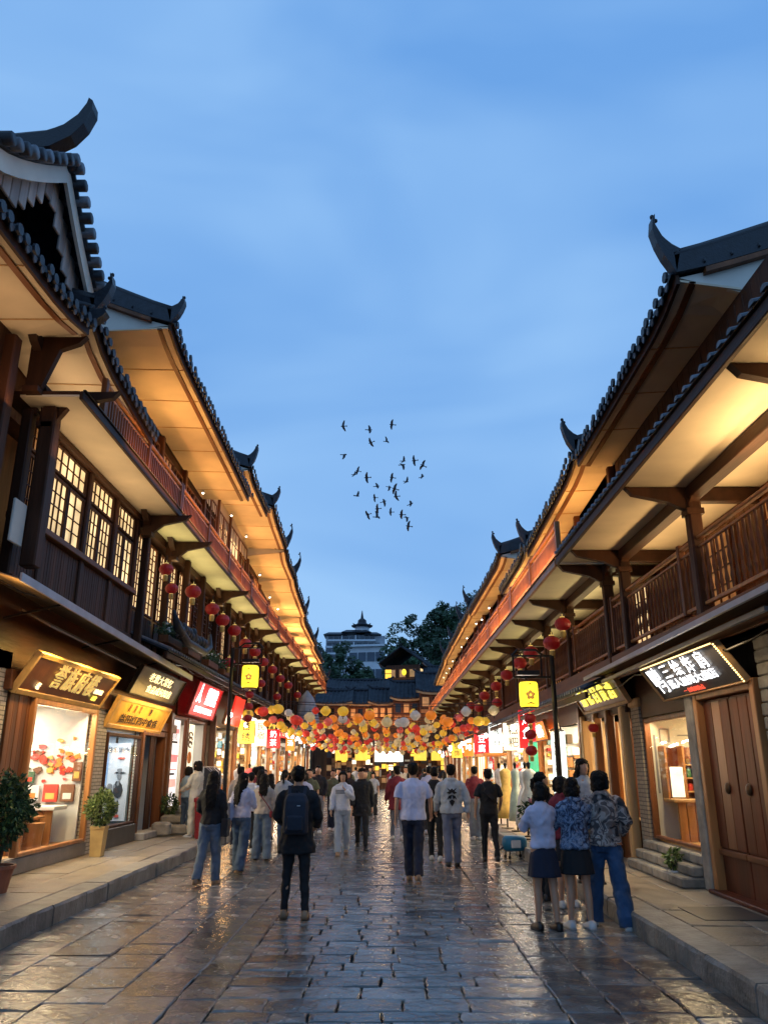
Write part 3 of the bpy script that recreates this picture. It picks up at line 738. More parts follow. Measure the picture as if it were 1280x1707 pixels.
# ================================================================== GROUND FLOORS
def shell(b, s, y0, y1, d0, d1, z0, z1, wallm, floorm=wood_pale, ceil=white_paint):
    """interior of a shop, open to the street"""
    m = MB(); m.box(s*d1, s*(d1+.1), y0, y1, z0, z1); m.build('back_wall', wallm, b)
    m = MB(); m.box(s*d0, s*d1, y0-.05, y0, z0, z1); m.build('side_wall', wallm, b); m = MB(); m.box(s*d0, s*d1, y1, y1+.05, z0, z1); m.build('side_wall', wallm, b)
    m = MB(); m.box(s*d0, s*d1, y0, y1, z0-.05, z0); m.build('shop_floor', floorm, b)
    m = MB(); m.box(s*d0, s*d1, y0, y1, z1, z1+.05); m.build('shop_ceiling', ceil, b)
def flatframe(b, s, d, y0, y1, z0, z1, w, mt, th=.06, name='shop_frame'):
    m = MB(); m.bbox(s*(d-th), s*(d+.04), y0, y0+w, z0, z1, .01); m.bbox(s*(d-th), s*(d+.04), y1-w, y1, z0, z1, .01)
    m.bbox(s*(d-th+.004), s*(d+.04), y0+w, y1-w, z1-w, z1, .01); m.bbox(s*(d-th+.004), s*(d+.04), y0+w, y1-w, z0, z0+w*.6, .01)
    return m.build(name, mt, b)
# --- shop 1 (lit noodle shop), y 12.3..15.1
m = MB(); m.box(-5.5, -5.56, 9.8, 11.55, .2, 3.3); m.build('brick_wall', brick_w, L1)
planks(L1, -1, 5.48, 11.6, 12.35, .62, 2.75, .15, wood_mid, name='plank')
m = MB(); m.bbox(-5.42, -5.6, 9.8, 15.2, .2, .42, .01); m.build('plinth', mat('grey concrete plinth', (.22, .19, .16), .8, .2, 3, .3, 20), L1)
m = MB(); m.box(-5.62, -9, 9.8, 12.3, .2, 4.0); m.build('wall', wood_dark, L1)
flatframe(L1, -1, 5.46, 12.3, 15.1, .44, 2.72, .09, wood_orange)
m = MB(); m.box(-5.44, -5.452, 12.39, 15.01, .5, 2.63); m.build('window_pane', GLASS, L1)
shell(L1, -1, 12.3, 15.1, 5.6, 8.4, .42, 2.75, white_paint)
area((-6.8, 13.7, 2.7), (-6.0, 13.7, 0), 1.6, 2.2, 210, (1, .88, .70))
m = MB(); m.box(-5.45, -9, 15.2, 15.75, .2, 3.0); m.build('brick_pillar', brick_w, L1)
m = MB(); m.bbox(-5.40, -5.7, 11.4, 15.7, 2.76, 3.05, .01); m.build('shop_lintel', wood_mid_h, L1)
m = MB(); m.box(-5.5, -9, 9.8, 15.7, 3.05, 4.1); m.build('shop_header', wood_dark_h, L1)
# interior things
def simple(name, label, cat, mt, fn, group=None, smooth=False):
    m = MB(); fn(m); c = [sum(q[i] for q in m.v)/len(m.v) for i in (0, 1)]; z = min(q[2] for q in m.v)
    m.v = [(x-c[0], y-c[1], w-z) for x, y, w in m.v]
    o = m.build(name, mt, None, smooth); o.location = (c[0], c[1], z); return tag(o, label, cat, group)
t = thing('shop_counter', 'pale pine counter with white top inside the lit shop on the left', 'counter', (-6.3, 14.6, .42))
for k in range(7):
    m = MB(); m.bbox(-5.95-k*.16, -5.80-k*.16, 14.45, 14.5, .42, .98, .006); m.build('counter_board', wood_orange, t)
m = MB(); m.bbox(-7.1, -5.75, 14.40, 15.0, .98, 1.05, .012); m.build('counter_top', white_paint, t)
for i, (x_, y_, h) in enumerate(((-5.85, 12.95, .34), (-5.95, 13.35, .42), (-5.82, 13.8, .40))):
    def f(m, x_=x_, y_=y_, h=h): m.lathe([(.17, 0), (.15, .05), (.16, h*.6), (.18, h)], 12, (x_, y_, .42))
    simple('log_stool', ['low wooden stool nearest in the lit shop window', 'taller wooden stool, middle one in the lit shop window', 'wooden stool before the counter in the lit shop window'][i], 'stool', wood_orange, f, 'stools in the lit shop')
def tbl(m): m.bbox(-6.35, -5.85, 13.5, 14.3, .86, .91, .01); m.bbox(-6.3, -6.22, 13.55, 14.25, .42, .86); m.bbox(-5.98, -5.90, 13.55, 14.25, .42, .86)
simple('side_table', 'orange wooden table behind the shop window glass', 'table', wood_orange, tbl)
t = thing('wall_painting', 'painted orange and red flowers and bowls on the white wall inside the lit shop', 'wall art', (-6.15, 15.08, 1.5))
cols = [mat('paint orange', (.85, .25, .04), .7), mat('paint red', (.65, .05, .03), .7), mat('paint ochre', (.75, .45, .1), .7), mat('paint dark green', (.06, .14, .08), .7), mat('paint brown', (.2, .08, .04), .7)]
R2 = random.Random(11)
for i in range(52):
    x_ = -6.13+R2.gauss(0, .26); z_ = 1.80+R2.gauss(0, .16)-.25*(x_+6.13); r = R2.uniform(.02, .085)
    if not -6.75 < x_ < -5.62 or not 1.45 < z_ < 2.35: continue
    m = MB(); n = R2.choice((3, 5, 9, 12)); a0 = R2.uniform(0, 6)
    pts = [(x_+r*R2.uniform(.7, 1.4)*math.cos(a0+2*PI*k/n), z_+r*R2.uniform(.4, 1)*math.sin(a0+2*PI*k/n)) for k in range(n)]
    m.prism(pts, 'y', 15.075-i*.0006, 15.09); m.build('painted_shape', R2.choice(cols+[cols[0], cols[1]]), t)
for i, (x_, z_, w, h, mt) in enumerate(((-6.62, 1.12, .3, .26, white_paint), (-6.25, 1.10, .27, .30, cols[1]), (-5.93, 1.10, .25, .30, cols[4]), (-6.6, 1.42, .16, .2, cols[3]), (-5.75, 1.45, .16, .34, cols[4]))):
    m = MB(); m.bbox(x_, x_+w, 15.03, 15.07, z_, z_+h, .008)
    o = m.build('picture', mt); m2 = MB(); m2.bbox(x_+w*.2, x_+w*.8, 15.022, 15.031, z_+h*.15, z_+h*.5, .003); m2.build('picture_motif', [cols[0], cols[2], white_paint, cols[1], cols[2]][i], o)
    tag(o, ['white framed picture at the left, low on the shop wall', 'red picture with yellow motif above the shop counter', 'brown picture with white motif above the shop counter', 'small green picture under the painted flowers', 'narrow brown picture by the window post in the lit shop'][i], 'picture', 'pictures in the lit shop')
t = thing('goods_shelf', 'white shelf of small boxes and jars beside the lit shop window', 'shelf', (-7.6, 12.45, .42))
m = MB()
for z_ in (.42, .9, 1.3): m.bbox(-8.2, -7.0, 12.34, 12.62, z_, z_+.03, .004)
m.build('shelf_board', white_paint, t)
for i in range(12):
    m = MB(); x_ = -7.1-(i % 4)*.27; z_ = (.46, .94, 1.34)[i//4]; m.bbox(x_-.09, x_+.09, 12.38, 12.58, z_, z_+R.uniform(.14, .3), .01)
    m.build('goods_box', R.choice(cols+[white_paint]), t)

# --- awning above shops, left
t = thing('awning', 'long grey edged fabric awning over the gold lettered signs, left side', 'awning', (-5, 14, 3.6))
def awn(y0, y1, za, zb, mt, nm):
    m = MB(); ys = [y0+(y1-y0)*i/8 for i in range(9)]
    m.strip([(-4.62, q, za+(zb-za)*i/8) for i, q in enumerate(ys)], [(-5.45, q, za+.25+(zb-za)*i/8) for i, q in enumerate(ys)], (0, 0, .015)); m.build(nm, mt, t)
awn(9.6, 18.8, 3.95, 3.66, awn_cloth, 'awning_cloth')
m = MB(); m.strip([(-4.60, 9.6, 3.93), (-4.60, 18.8, 3.64)], [(-4.63, 9.6, 3.93), (-4.63, 18.8, 3.64)], (0, 0, .11)); m.build('awning_edge', metal_g, t)
m = MB(); m.strip([(-4.85, 11.2, 3.62), (-4.85, 15.3, 3.5)], [(-5.3, 11.2, 3.86), (-5.3, 15.3, 3.74)], (0, 0, .03)); m.build('inner_valance', awn_cloth, t)
for q in (11, 14, 17):
    m = MB(); m.tube([(-4.66, q, 3.9), (-5.45, q, 3.72)], .018, 6); m.build('awning_arm', metal_b, t)

# --- shop 2: display window, dark door
planks(L2, -1, 5.5, 18.95, 19.35, .3, 2.45, .13, wood_dark)
m = MB(); m.bbox(-5.38, -5.7, 15.8, 17.95, .2, .55, .01); m.build('plinth', stone_dark, L2)
flatframe(L2, -1, 5.48, 15.8, 18.0, .56, 2.35, .07, wood_dark)
m = MB(); m.box(-5.462, -5.472, 15.87, 17.93, .62, 2.28); m.build('window_pane', GLASS, L2)
shell(L2, -1, 15.85, 18.0, 5.6, 7.0, .55, 2.4, mat('pale blue wall', (.45, .55, .62), .7), wood_dark)
area((-6.2, 16.9, 2.35), (-6.2, 16.9, 0), .8, 1.6, 26, (.85, .92, 1))
# poster figure in the window
area((-5.75, 16.9, 2.3), (-4.6, 16.9, .2), .1, 1.8, 14, (.9, .95, 1)); area((-5.66, 13.7, 2.6), (-3.6, 13.7, 0), .12, 2.4, 60, (1, .78, .48)); area((-5.0, 18.0, 3.0), (-4.0, 18.0, 0), .1, 3, 16, (1, .7, .35)); area((-4.9, 12.2, 3.3), (-4.2, 12.2, 0), .1, 3, 22, (1, .72, .38))  # added lights without fixtures, spilling shop glow onto the pavement
t = thing('window_poster', 'black and white poster of a hatted figure behind the window glass by the dark door', 'poster', (-5.9, 17.9, .6))
m = MB(); m.box(-6.35, -5.62, 17.90, 17.92, .60, 2.2); m.build('poster_sheet', mat('poster white', (.75, .76, .78), .6, .05), t)
m = MB(); m.box(-6.35, -6.08, 17.885, 17.899, 1.0, 2.15); m.build('blue_panel', mat('poster blue', (.3, .48, .75), .6, .1), t)
ink = mat('poster ink', (.03, .03, .035), .6); inkg = mat('poster grey ink', (.25, .25, .26), .6); inkr = mat('poster red ink', (.7, .12, .08), .6)
for i, (x_, z_, rx, rz, mt) in enumerate(((-5.82, 1.58, .13, .022, ink), (-5.82, 1.63, .065, .05, inkg), (-5.82, 1.50, .05, .07, inkg), (-5.82, 1.22, .10, .2, ink), (-5.90, 1.3, .03, .05, inkg), (-6.0, 1.12, .10, .15, ink), (-6.0, 1.3, .06, .07, inkg), (-5.8, .88, .03, .17, ink), (-5.88, .86, .03, .15, ink), (-5.8, .70, .06, .03, inkr), (-6.15, 1.25, .09, .1, inkg), (-6.18, 1.05, .1, .1, ink), (-5.8, 1.88, .08, .03, inkr), (-5.82, 1.36, .03, .06, inkg))):
    m = MB(); n = 9; m.prism([(x_+rx*R.uniform(.75, 1.1)*math.cos(2*PI*k/n), z_+rz*R.uniform(.75, 1.1)*math.sin(2*PI*k/n)) for k in range(n)], 'y', 17.880-i*.0007, 17.9); m.build('printed_shape', mt, t)
text('苗家银饰', .12, t, (PI/2, 0, 0), (.02, -.03, 1.45), ink, .001)
# door recess
m = MB(); m.box(-5.95, -6.0, 18.0, 19.9, .2, 2.5); m.build('door', wood_dark, L2)
planks(L2, -1, 5.9, 18.05, 19.85, .35, 2.4, .3, wood_dark, name='door_plank')
m = MB(); m.bbox(-5.4, -5.62, 18.0, 18.16, .2, 2.5, .01); m.bbox(-5.4, -5.62, 19.82, 20.0, .2, 2.5, .01); m.bbox(-5.41, -5.62, 18.16, 19.82, 2.38, 2.5, .01); m.build('door_frame', wood_mid, L2)
m = MB(); m.bbox(-5.2, -5.6, 18.0, 19.9, .2, .35, .02); m.build('door_step', stone_rough, L2)
post(L2, -1, 5.45, 20.15, .2, 3.0, .22, wood_mid)
m = MB(); m.bbox(-5.42, -5.6, 15.8, 20.9, 2.52, 2.72, .01); m.build('shop_lintel', wood_mid_h, L2)
m = MB(); m.box(-5.5, -9, 15.7, 20.9, 2.72, 4.1); m.build('shop_header', wood_dark_h, L2)
m = MB(); m.box(-5.5, -5.56, 17.95, 18.0, .2, 2.6); m.build('pier', brick_w, L2)
# --- shop 3 with lit posters, y 20.2..24.6
def lit_front(b, s, y0, y1, dF, depth, top, wallm, power, col, base=.2):
    shell(b, s, y0, y1, dF+.05, dF+depth, base, top, wallm, slab)
    area((s*(dF+depth*.45), (y0+y1)/2, top-.05), (s*(dF-depth*.35), (y0+y1)/2, 0), depth*.5, (y1-y0)*.7, power*1.7, col)
B3 = LB[0]
lit_front(B3, -1, 20.3, 24.5, 5.5, 2.2, 3.0, cream_w, 110, (1, .93, .82))
m = MB(); m.box(-5.45, -5.6, 20.9, 24.6, 3.0, 4.1); m.build('shop_header', wood_dark_h, B3)
flatframe(B3, -1, 5.5, 20.3, 22.1, .45, 2.98, .07, wood_mid); flatframe(B3, -1, 5.5, 22.2, 24.5, .2, 2.98, .08, wood_mid)
t = thing('poster_window', 'bright window full of pink and white price posters beside two customers', 'poster', (-5.7, 21.2, .5))
m = MB(); m.box(-5.62, -5.64, 20.5, 22.0, .6, 2.9); m.build('poster_sheet', glow('lit poster white', (1, .9, .86), 1.1), t)
for (z_, h, mt, w) in ((2.55, .12, glow('lit pink band', (1, .3, .28), .8), 1.2), (2.3, .05, ink, 1.0), (1.95, .06, MATS['lit pink band'], 1.3), (1.82, .14, MATS['lit pink band'], 1.2), (1.5, .05, ink, .8), (1.62, .03, MATS['lit pink band'], 1.2), (1.2, .2, glow('lit salmon band', (1, .55, .45), .8), 1.2)):
    m = MB(); m.box(-5.60, -5.615, 21.25-w/2, 21.25+w/2, z_, z_+h); m.build('printed_band', mt, t)
text('特色小吃', .2, t, (PI/2, 0, PI/2), (.115, .05, 1.95), ink, .001)
t = thing('menu_board', 'cream menu board with brown rings and an orange round logo', 'menu board', (-5.6, 22.6, .8))
m = MB(); m.bbox(-5.52, -5.56, 22.35, 23.25, 1.0, 2.85, .01); m.build('board', glow('lit cream board', (1, .93, .68), .95), t)
for k, zz in enumerate((2.55, 2.42, 2.30)):
    m = MB(); m.tube([(-5.51, 22.8+.2*math.cos(a), zz+.08*math.sin(a)) for a in [i*PI/5 for i in range(9)]], .02, 5); m.build('ring_mark', cols[4], t)
m = MB(); m.prism([(22.8+.2*math.cos(i*PI/8), 1.95+.16*math.sin(i*PI/8)) for i in range(16)], 'x', -5.50, -5.52); m.build('orange_disc', cols[0], t)
m = MB(); m.box(-5.50, -5.52, 22.6, 23.0, 1.3, 1.55); m.build('photo_print', cols[4], t)
t = thing('clothes_rail', 'metal clothes rail of dark garments behind the left lamp post', 'clothes rail', (-4.9, 24.0, .2))
m = MB(); m.tube([(-5.2, 23.3, .2), (-5.2, 23.3, 1.7), (-5.2, 25.0, 1.7), (-5.2, 25.0, .2)], .018, 6); m.build('rail', metal_g, t)
for i in range(10):
    m = MB(); q = 23.4+i*.16; m.loft([[(-5.2+a, q-.02, z_), (-5.2-a, q-.02, z_), (-5.2-a, q+.03, z_), (-5.2+a, q+.03, z_)] for a, z_ in ((.04, 1.68), (.2, 1.55), (.22, .9), (.25, .7))])
    m.build('garment', mat('garment %d' % (i % 4), ((.03, .03, .04), (.3, .28, .3), (.05, .05, .08), (.6, .58, .55))[i % 4], .8), t)

# --- generic bright shops
SPILL = .9
GOODS = [mat('goods red', (.55, .04, .03), .5), mat('goods orange', (.75, .25, .04), .5), mat('goods yellow', (.8, .55, .06), .5), mat('goods green', (.04, .16, .07), .5),
         mat('goods blue', (.05, .09, .18), .5), mat('goods white', (.75, .72, .68), .5), mat('goods brown', (.12, .07, .03), .5), mat('goods pink', (.6, .22, .22), .5), mat('goods teal', (.12, .26, .26), .5)]
BRIGHT = (1, .95, .86)
def bazaar(b, s, y0, y1, dF, top, power, near=True):
    """open lit shop: shelves of goods, hanging items, an added light spilling onto the street"""
    lit_front(b, s, y0+.12, y1-.12, dF, 1.8, top, R.choice([cream_w, white_paint, mat('warm shop wall', (.7, .5, .28), .7)]), power, R.choice([BRIGHT, (1, .86, .62), (.94, .98, 1)]))
    post(b, s, dF, y0+.08, .2, top+.3, .18, R.choice([wood_orange, wood_mid, wood_pale]))
    m = MB(); m.box(s*(dF-.02), s*(dF+.2), y0, y1, top, top+1.0); m.build('shop_header', wood_dark_h, b)
    if s > 0:
        m = MB(); m.box(s*(dF+2), s*9, y0, y1, .2, 3.4); m.build('rear_wall', wood_dark, b)
    q = dF+.12                                            # goods pegged on the cross wall, some given a glow to look brightly lit
    J = {}
    while q < dF+1.7:
        w = R.uniform(.07, .18); z_ = .3+R.uniform(0, .3)
        while z_ < top-.2:
            h = R.uniform(.06, .26); mt_ = R.choice([warm_box, white_box, cream_w, GOODS[2], GOODS[1], GOODS[6], wood_orange, GOODS[0], GOODS[5], GOODS[6], warm_box, GOODS[8], cream])
            J.setdefault(mt_.name, MB()).bbox(s*q, s*(q+w*.88), y1-.12-R.uniform(.05, .2), y1-.13, z_, z_+h*.88, .01); z_ += h+R.uniform(0, .08)
        q += w
    for k, mm in J.items(): stuff(mm.build('wall_goods', MATS[k], b))
    area((s*(dF-.03), (y0+y1)/2, top-.12), (s*(dF-2.6), (y0+y1)/2-.6, 0), .10, (y1-y0)*.8, power*SPILL, R.choice([(1, .55, .2), (1, .68, .34), (1, .8, .55)]))  # added front light with no fixture, warming the paving
    for lv in range(5):
        m = MB(); z_ = .45+lv*.45
        if z_ > top-.3: break
        dd = dF+.25+lv*.22
        m.box(s*dd, s*(dd+.3), y0+.2, y1-.2, z_-.03, z_); m.build('display_shelf', wood_pale, b)
        q = y0+.25
        J = {}
        while q < y1-.3:
            w = R.uniform(.07, .22); h = R.uniform(.08, .32); g_ = R.choice(GOODS+[GOODS[6], GOODS[5], GOODS[2], cream])
            J.setdefault(g_.name, MB()).bbox(s*(dd+.04), s*(dd+.22), q, q+w*.85, z_, z_+h, .01); q += w
        for k, mm in J.items(): stuff(mm.build('shelf_goods', MATS[k], b))
ly = [(24.6, 28.2), (28.2, 31.2), (31.2, 36.4), (36.4, 43.0), (43.0, 49.0), (49.0, 57.0)]
for i, (a, c) in enumerate(ly):
    n = max(1, round((c-a)/3.0)); w = (c-a)/n
    for j in range(n): bazaar(LB[i+1], -1, a+j*w, a+(j+1)*w, 5.3, 2.9, 85)
ry = [(19.4, 24.0), (24.0, 33.9), (33.9, 37.5), (37.5, 43.5), (43.5, 49.3), (49.3, 60.0)]
bazaar(RB[0], 1, 16.9, 19.4, 4.1, 2.6, 80)
for i, (a, c) in enumerate(ry):
    n = max(1, round((c-a)/3.0)); w = (c-a)/n
    for j in range(n): bazaar(RB[i+1], 1, a+j*w, a+(j+1)*w, 4.1, 2.6, 75)

# --- right foreground: brown door, display window with steps, brick pillar
m = MB(); m.box(4.35, 9, 3.0, 8.0, .2, 3.2); m.build('wall', brick_g, R1)
q = 8.35
for r_ in range(20):                                    # coursed stone pier at the picture's right edge
    z_ = .2+r_*.145
    for k in range(3):
        m = MB(); a = 7.43+(k*.5)-(.25 if r_ % 2 else 0); e = a+.5 if k < 2 or not r_ % 2 else 8.93; m.bbox(4.16+R.uniform(-.01, .01), 4.34, a+.006, e-.006, z_+.005, z_+.14, .012); m.build('stone_block', stone_rough, R1)
m = MB(); m.box(4.34, 9, 8.0, 11.0, .2, 3.2); m.build('door_wall', wood_dark, R1)
# door: frame, two leaves
m = MB(); m.bbox(4.10, 4.3, 8.94, 9.06, .2, 2.66, .01); m.bbox(4.10, 4.3, 10.66, 10.78, .2, 2.66, .01); m.bbox(4.105, 4.3, 9.06, 10.66, 2.54, 2.66, .01); m.build('door_frame', wood_orange, R1)
for i, (a, c, mt) in enumerate(((9.08, 9.84, wood_door), (9.86, 10.64, wood_door))):
    m = MB(); m.bbox(4.20, 4.26, a, c, .24, 2.53, .01); dr = m.build('door_leaf', mt, R1)
    for k in range(3):
        w = (c-a)/3; m = MB(); m.bbox(4.18+R.uniform(0, .004), 4.21, a+k*w+.006, a+(k+1)*w-.006, .75, 2.5, .006); m.build('door_board', wood_door_lt if i and k == 1 else wood_door, dr)
    m = MB(); m.bbox(4.16, 4.2, a, c, .66, .73, .008); m.build('door_rail', wood_mid_h, dr)
    m = MB(); m.ell((4.17, (a+c)/2+(-.1 if i else .1), 1.45), (.03, .07, .07), 10, 6); m.build('door_knocker', mat('bronze', (.09, .05, .025), .35, metal=.8), dr, smooth=True)
m = MB(); m.bbox(4.02, 4.3, 8.92, 10.78, .2, .25, .01); m.build('door_sill', wood_door, R1)
m = MB(); m.bbox(4.08, 4.34, 10.80, 11.04, .2, 2.75, .015); m.build('stone_pier', stone_rough, R1)
# display window right, steps
shell(R1, 1, 11.07, 13.3, 4.3, 6.6, .62, 2.45, cream_w, wood_pale)
area((5.4, 12.4, 2.42), (4.9, 12.4, 0), 1.2, 1.2, 60, WARM2)
flatframe(R1, 1, 4.26, 11.06, 13.3, .64, 2.45, .07, wood_mid)
m = MB(); m.box(4.23, 4.242, 11.14, 13.2, .7, 2.4); m.build('window_pane', GLASS, R1)
m = MB(); m.box(4.2, 9, 11.2, 13.7, 2.47, 3.15); m.build('shop_header', wood_dark_h, R1)
m = MB(); m.box(4.16, 4.5, 13.32, 13.75, .2, 2.65); m.build('brick_pillar', brick_g, R1)
m = MB(); m.bbox(4.12, 4.5, 13.30, 13.78, 2.65, 2.8, .03); m.build('pillar_cap', wood_pale, R1)
for i in range(3):
    q = 11.1
    while q < 13.5:
        l = R.uniform(.45, .8); e = min(q+l, 13.55)
        m = MB(); m.bbox(3.82+i*.14, 4.4, q+.006, e-.006, .2+i*.135, .2+(i+1)*.135-.004, .02); m.build('step_stone', stone_rough, R1); q = e
t = thing('display_counter', 'orange wood display counter with shelves behind the right shop window', 'counter', (4.8, 12.9, .62))
for k in range(5):
    m = MB(); m.bbox(4.45+k*.13, 4.57+k*.13, 12.75, 12.8, .62, 1.18, .006); m.build('counter_board', wood_orange, t)
m = MB(); m.bbox(4.38, 5.2, 12.7, 13.2, 1.18, 1.23, .01); m.build('counter_top', wood_pale, t)
m = MB(); m.bbox(4.42, 5.1, 13.2, 13.28, 1.23, 2.0, .01); m.build('cabinet_back', wood_door, t)
for q in (4.40, 4.68, 5.08):
    m = MB(); m.bbox(q, q+.04, 13.0, 13.28, 1.23, 2.02, .006); m.build('cabinet_side', wood_orange, t)
for i in range(3):
    m = MB(); m.bbox(4.72, 5.08, 13.0, 13.2, 1.32+i*.2, 1.34+i*.2, .004); m.build('shelf_board', wood_pale, t)
    for k in range(4):
        m = MB(); m.bbox(4.74+k*.085, 4.80+k*.085, 13.02, 13.12, 1.345+i*.2, 1.345+i*.2+R.uniform(.06, .14), .006); m.build('goods_box', GOODS[(i*3+k) % 9], t)
m = MB(); m.bbox(4.46, 4.66, 12.98, 13.0, 1.25, 1.7, .006); m.build('price_card', warm_box, t)
point((4.9, 12.8, 1.95), 9, (1, .68, .3), .05)
t2 = thing('wall_drawing', 'thin line drawing of bottles on the pale wall behind the right shop window', 'wall art', (4.7, 13.27, 2.1))
for (a, c, e, f) in ((4.45, 4.47, 2.08, 2.3), (4.47, 4.6, 2.28, 2.3), (4.6, 4.62, 2.08, 2.3), (4.47, 4.6, 2.08, 2.1), (4.75, 4.95, 2.18, 2.2), (4.95, 4.97, 2.1, 2.32), (4.35, 4.38, 1.3, 2.2)):
    m = MB(); m.box(a, c, 13.285, 13.295, e, f); m.build('drawn_line', inkg, t2)
area((4.36, 12.4, 2.4), (2.6, 12.4, 0), .1, 1.5, 30, WARM2)  # added spill light behind the glass, reaching out to the pavement
# RB[0] near ground floor, y 13.8..16.9: wooden shop with column signs
lit_front(RB[0], 1, 13.9, 16.8, 4.15, 1.8, 2.6, mat('warm shop wall', (.7, .5, .28), .7), 60, WARM2)
m = MB(); m.box(4.1, 9, 13.8, 16.9, 2.6, 3.3); m.build('shop_header', wood_dark_h, RB[0])
for q, mt in ((13.95, wood_pale), (14.9, wood_mid), (15.8, wood_orange), (16.8, wood_pale)): post(RB[0], 1, 4.1, q, .2, 2.7, .16, mt)
for q in (14.3, 15.3): window(RB[0], 1, 4.25, q-.3, q+.4, .9, 2.5, 3, 4, dim_pane, wood_orange)
m = MB(); m.box(4.15, 4.3, 13.9, 16.8, .2, .85); m.build('stall_riser', wood_mid, RB[0])
# right awning bars (metal edges)
t = thing('canopy', 'dark canopy with two pale metal edges above the white lit sign, right side', 'awning', (3.8, 10, 3.1))
m = MB(); m.strip([(3.5, 6.5, 3.28), (3.5, 14.0, 3.18)], [(4.2, 6.5, 3.36), (4.2, 14.0, 3.26)], (0, 0, .03)); m.build('canopy_sheet', wood_dark_h, t)
m = MB(); m.strip([(3.46, 6.5, 3.24), (3.46, 14.0, 3.14)], [(3.5, 6.5, 3.24), (3.5, 14.0, 3.14)], (0, 0, .06)); m.build('metal_edge', metal_g, t)
m = MB(); m.strip([(3.66, 7.5, 3.14), (3.66, 13.6, 3.06)], [(3.7, 7.5, 3.14), (3.7, 13.6, 3.06)], (0, 0, .05)); m.build('metal_edge', metal_g, t)
# left header light strip on far-left edge (lit brown corner)
t = thing('wall_lamp', 'tall glowing orange wall lamp at the left edge beside the brown corner', 'wall lamp', (-5.0, 9.35, 3.35))
m = MB(); m.bbox(-.08, .08, -.10, .10, 0, .72, .02); m.build('lamp_shade', glow('orange lamp shade', (1, .5, .1), 2.2), t, world=False)
m = MB(); m.bbox(-.10, .10, -.12, .12, .72, .76, .01); m.bbox(-.5, -.08, -.03, .03, .3, .36, .01); m.build('lamp_bracket', metal_b, t, world=False)
point((-4.8, 9.7, 3.7), 16, ORANGE, .1)

for (x_, z_, a, c, txt) in ((3.85, 3.06, 7.5, 24, 'black cable slung along the right shop fronts under the balcony'), (-5.0, 4.08, 9, 27, 'black cable slung along the left houses above the awning')):
    m = MB(); n = 24; m.tube([(R.uniform(-.01, .01), (c-a)*i/n, -.10*abs(math.sin(i*.9))) for i in range(n+1)], .012, 5); o = m.build('wall_cable', metal_b); o.location = (x_, a, z_); tag(o, txt, 'cable')
area((3.7, 9.8, 3.0), (4.25, 9.8, 1.2), .08, 2.2, 9, WARM2)  # added light under the canopy, warming the door timber
# ================================================================== SIGNS
def sign(name, label, s, d, z, y, w, h, tilt, board, frame, fw=.05, th=.06, group='shop name signs'):
    """board whose top leans out over the street; origin: lower corner where reading starts"""
    u = Vector((0, -s, 0)); v = Vector((-s*math.sin(tilt), 0, math.cos(tilt))); n = u.cross(v)
    t = thing(name, label, 'sign', (s*d, y, z), 0, group); t.rotation_euler = Matrix((u, v, n)).transposed().to_euler()
    m = MB(); m.bbox(0, w, 0, h, -th, 0, .006); m.build('sign_board', board, t, world=False)
    if frame:
        m = MB(); e = .03
        m.bbox(-fw*.2, fw, -fw*.2, h+fw*.2, -th, e, .01); m.bbox(w-fw, w+fw*.2, -fw*.2, h+fw*.2, -th, e, .01)
        m.bbox(fw, w-fw, -fw*.2, fw, -th+.002, e-.002, .01); m.bbox(fw, w-fw, h-fw, h+fw*.2, -th+.002, e-.002, .01)
        m.build('sign_frame', frame, t, world=False)
    return t
def st(t, body, size, x, y, mt, sx=1.0, ext=.014, z=.02): return text(body, size, t, (0, 0, 0), (x, y, z), mt, ext, 'lettering', 'CENTER', sx)
gilt = mat('gilded sign frame', (.80, .46, .13), .45, .2, 6, .15, 30, rand=.1)
board_br = mat('brown lacquer board', (.20, .07, .022), .35, .3, 4, .1, 20)
board_dk = mat('dark grey board', (.05, .045, .045), .4, .2, 4)
t = sign('shop_sign', 'gold framed brown sign with four large gold characters over the lit shop window', -1, 5.42, 2.74, 11.5, 3.55, .66, .55, board_br, gilt, .07)
for k, ch in enumerate('誉族府楼'): st(t, ch, .44, 1.12+k*.47, .36, gold, .95)
st(t, '老', .12, .62, .16, gold_lit); st(t, '百年老店', .10, 3.0, .30, gold_lit); st(t, '正宗', .10, 2.98, .17, yellow_lit)
for k in (.4, 1.8, 3.2): area(tuple(Vector((-4.95, 11.5+k, 3.42))), (-5.25, 11.5+k, 2.9), .08, .6, 16.0, (1, .62, .16))
t = sign('shop_sign', 'yellow wooden sign with thin brown and heavy dark characters above the dark door', -1, 5.44, 2.45, 15.55, 3.75, .62, .42, mat('amber board', (.85, .46, .07), .5, .2, 5), gilt, .07)
for k, ch in enumerate('川川丰'): st(t, ch, .20, .85+k*.36, .43, cols[4], .7, .004)
st(t, '剂', .17, 2.3, .43, ink, 1, .004); st(t, '盐田红四中食店', .20, 1.85, .20, ink, 1.9, .004)
area((-4.75, 17.4, 3.0), (-5.35, 17.4, 2.7), .1, 2.8, 34, (1, .64, .2))
t = sign('shop_sign', 'olive sign with two rows of small lit gold characters, upper one beside the awning', -1, 5.2, 3.12, 16.0, 3.5, .62, .45, mat('olive bronze board', (.12, .09, .035), .5, .2, 5), metal_b, .02)
st(t, '老恩大常忆', .21, 1.6, .43, gold_lit, 1.7, .004); st(t, '食品成何知音', .19, 1.85, .19, gold_lit, 1.7, .004)
t = sign('shop_sign', 'glowing red sign with tall white characters beside the left lamp post', -1, 5.2, 3.0, 20.9, 3.1, .92, .3, red_board, red_board2, .03)
st(t, '人', .55, .55, .58, white_lit, .8)
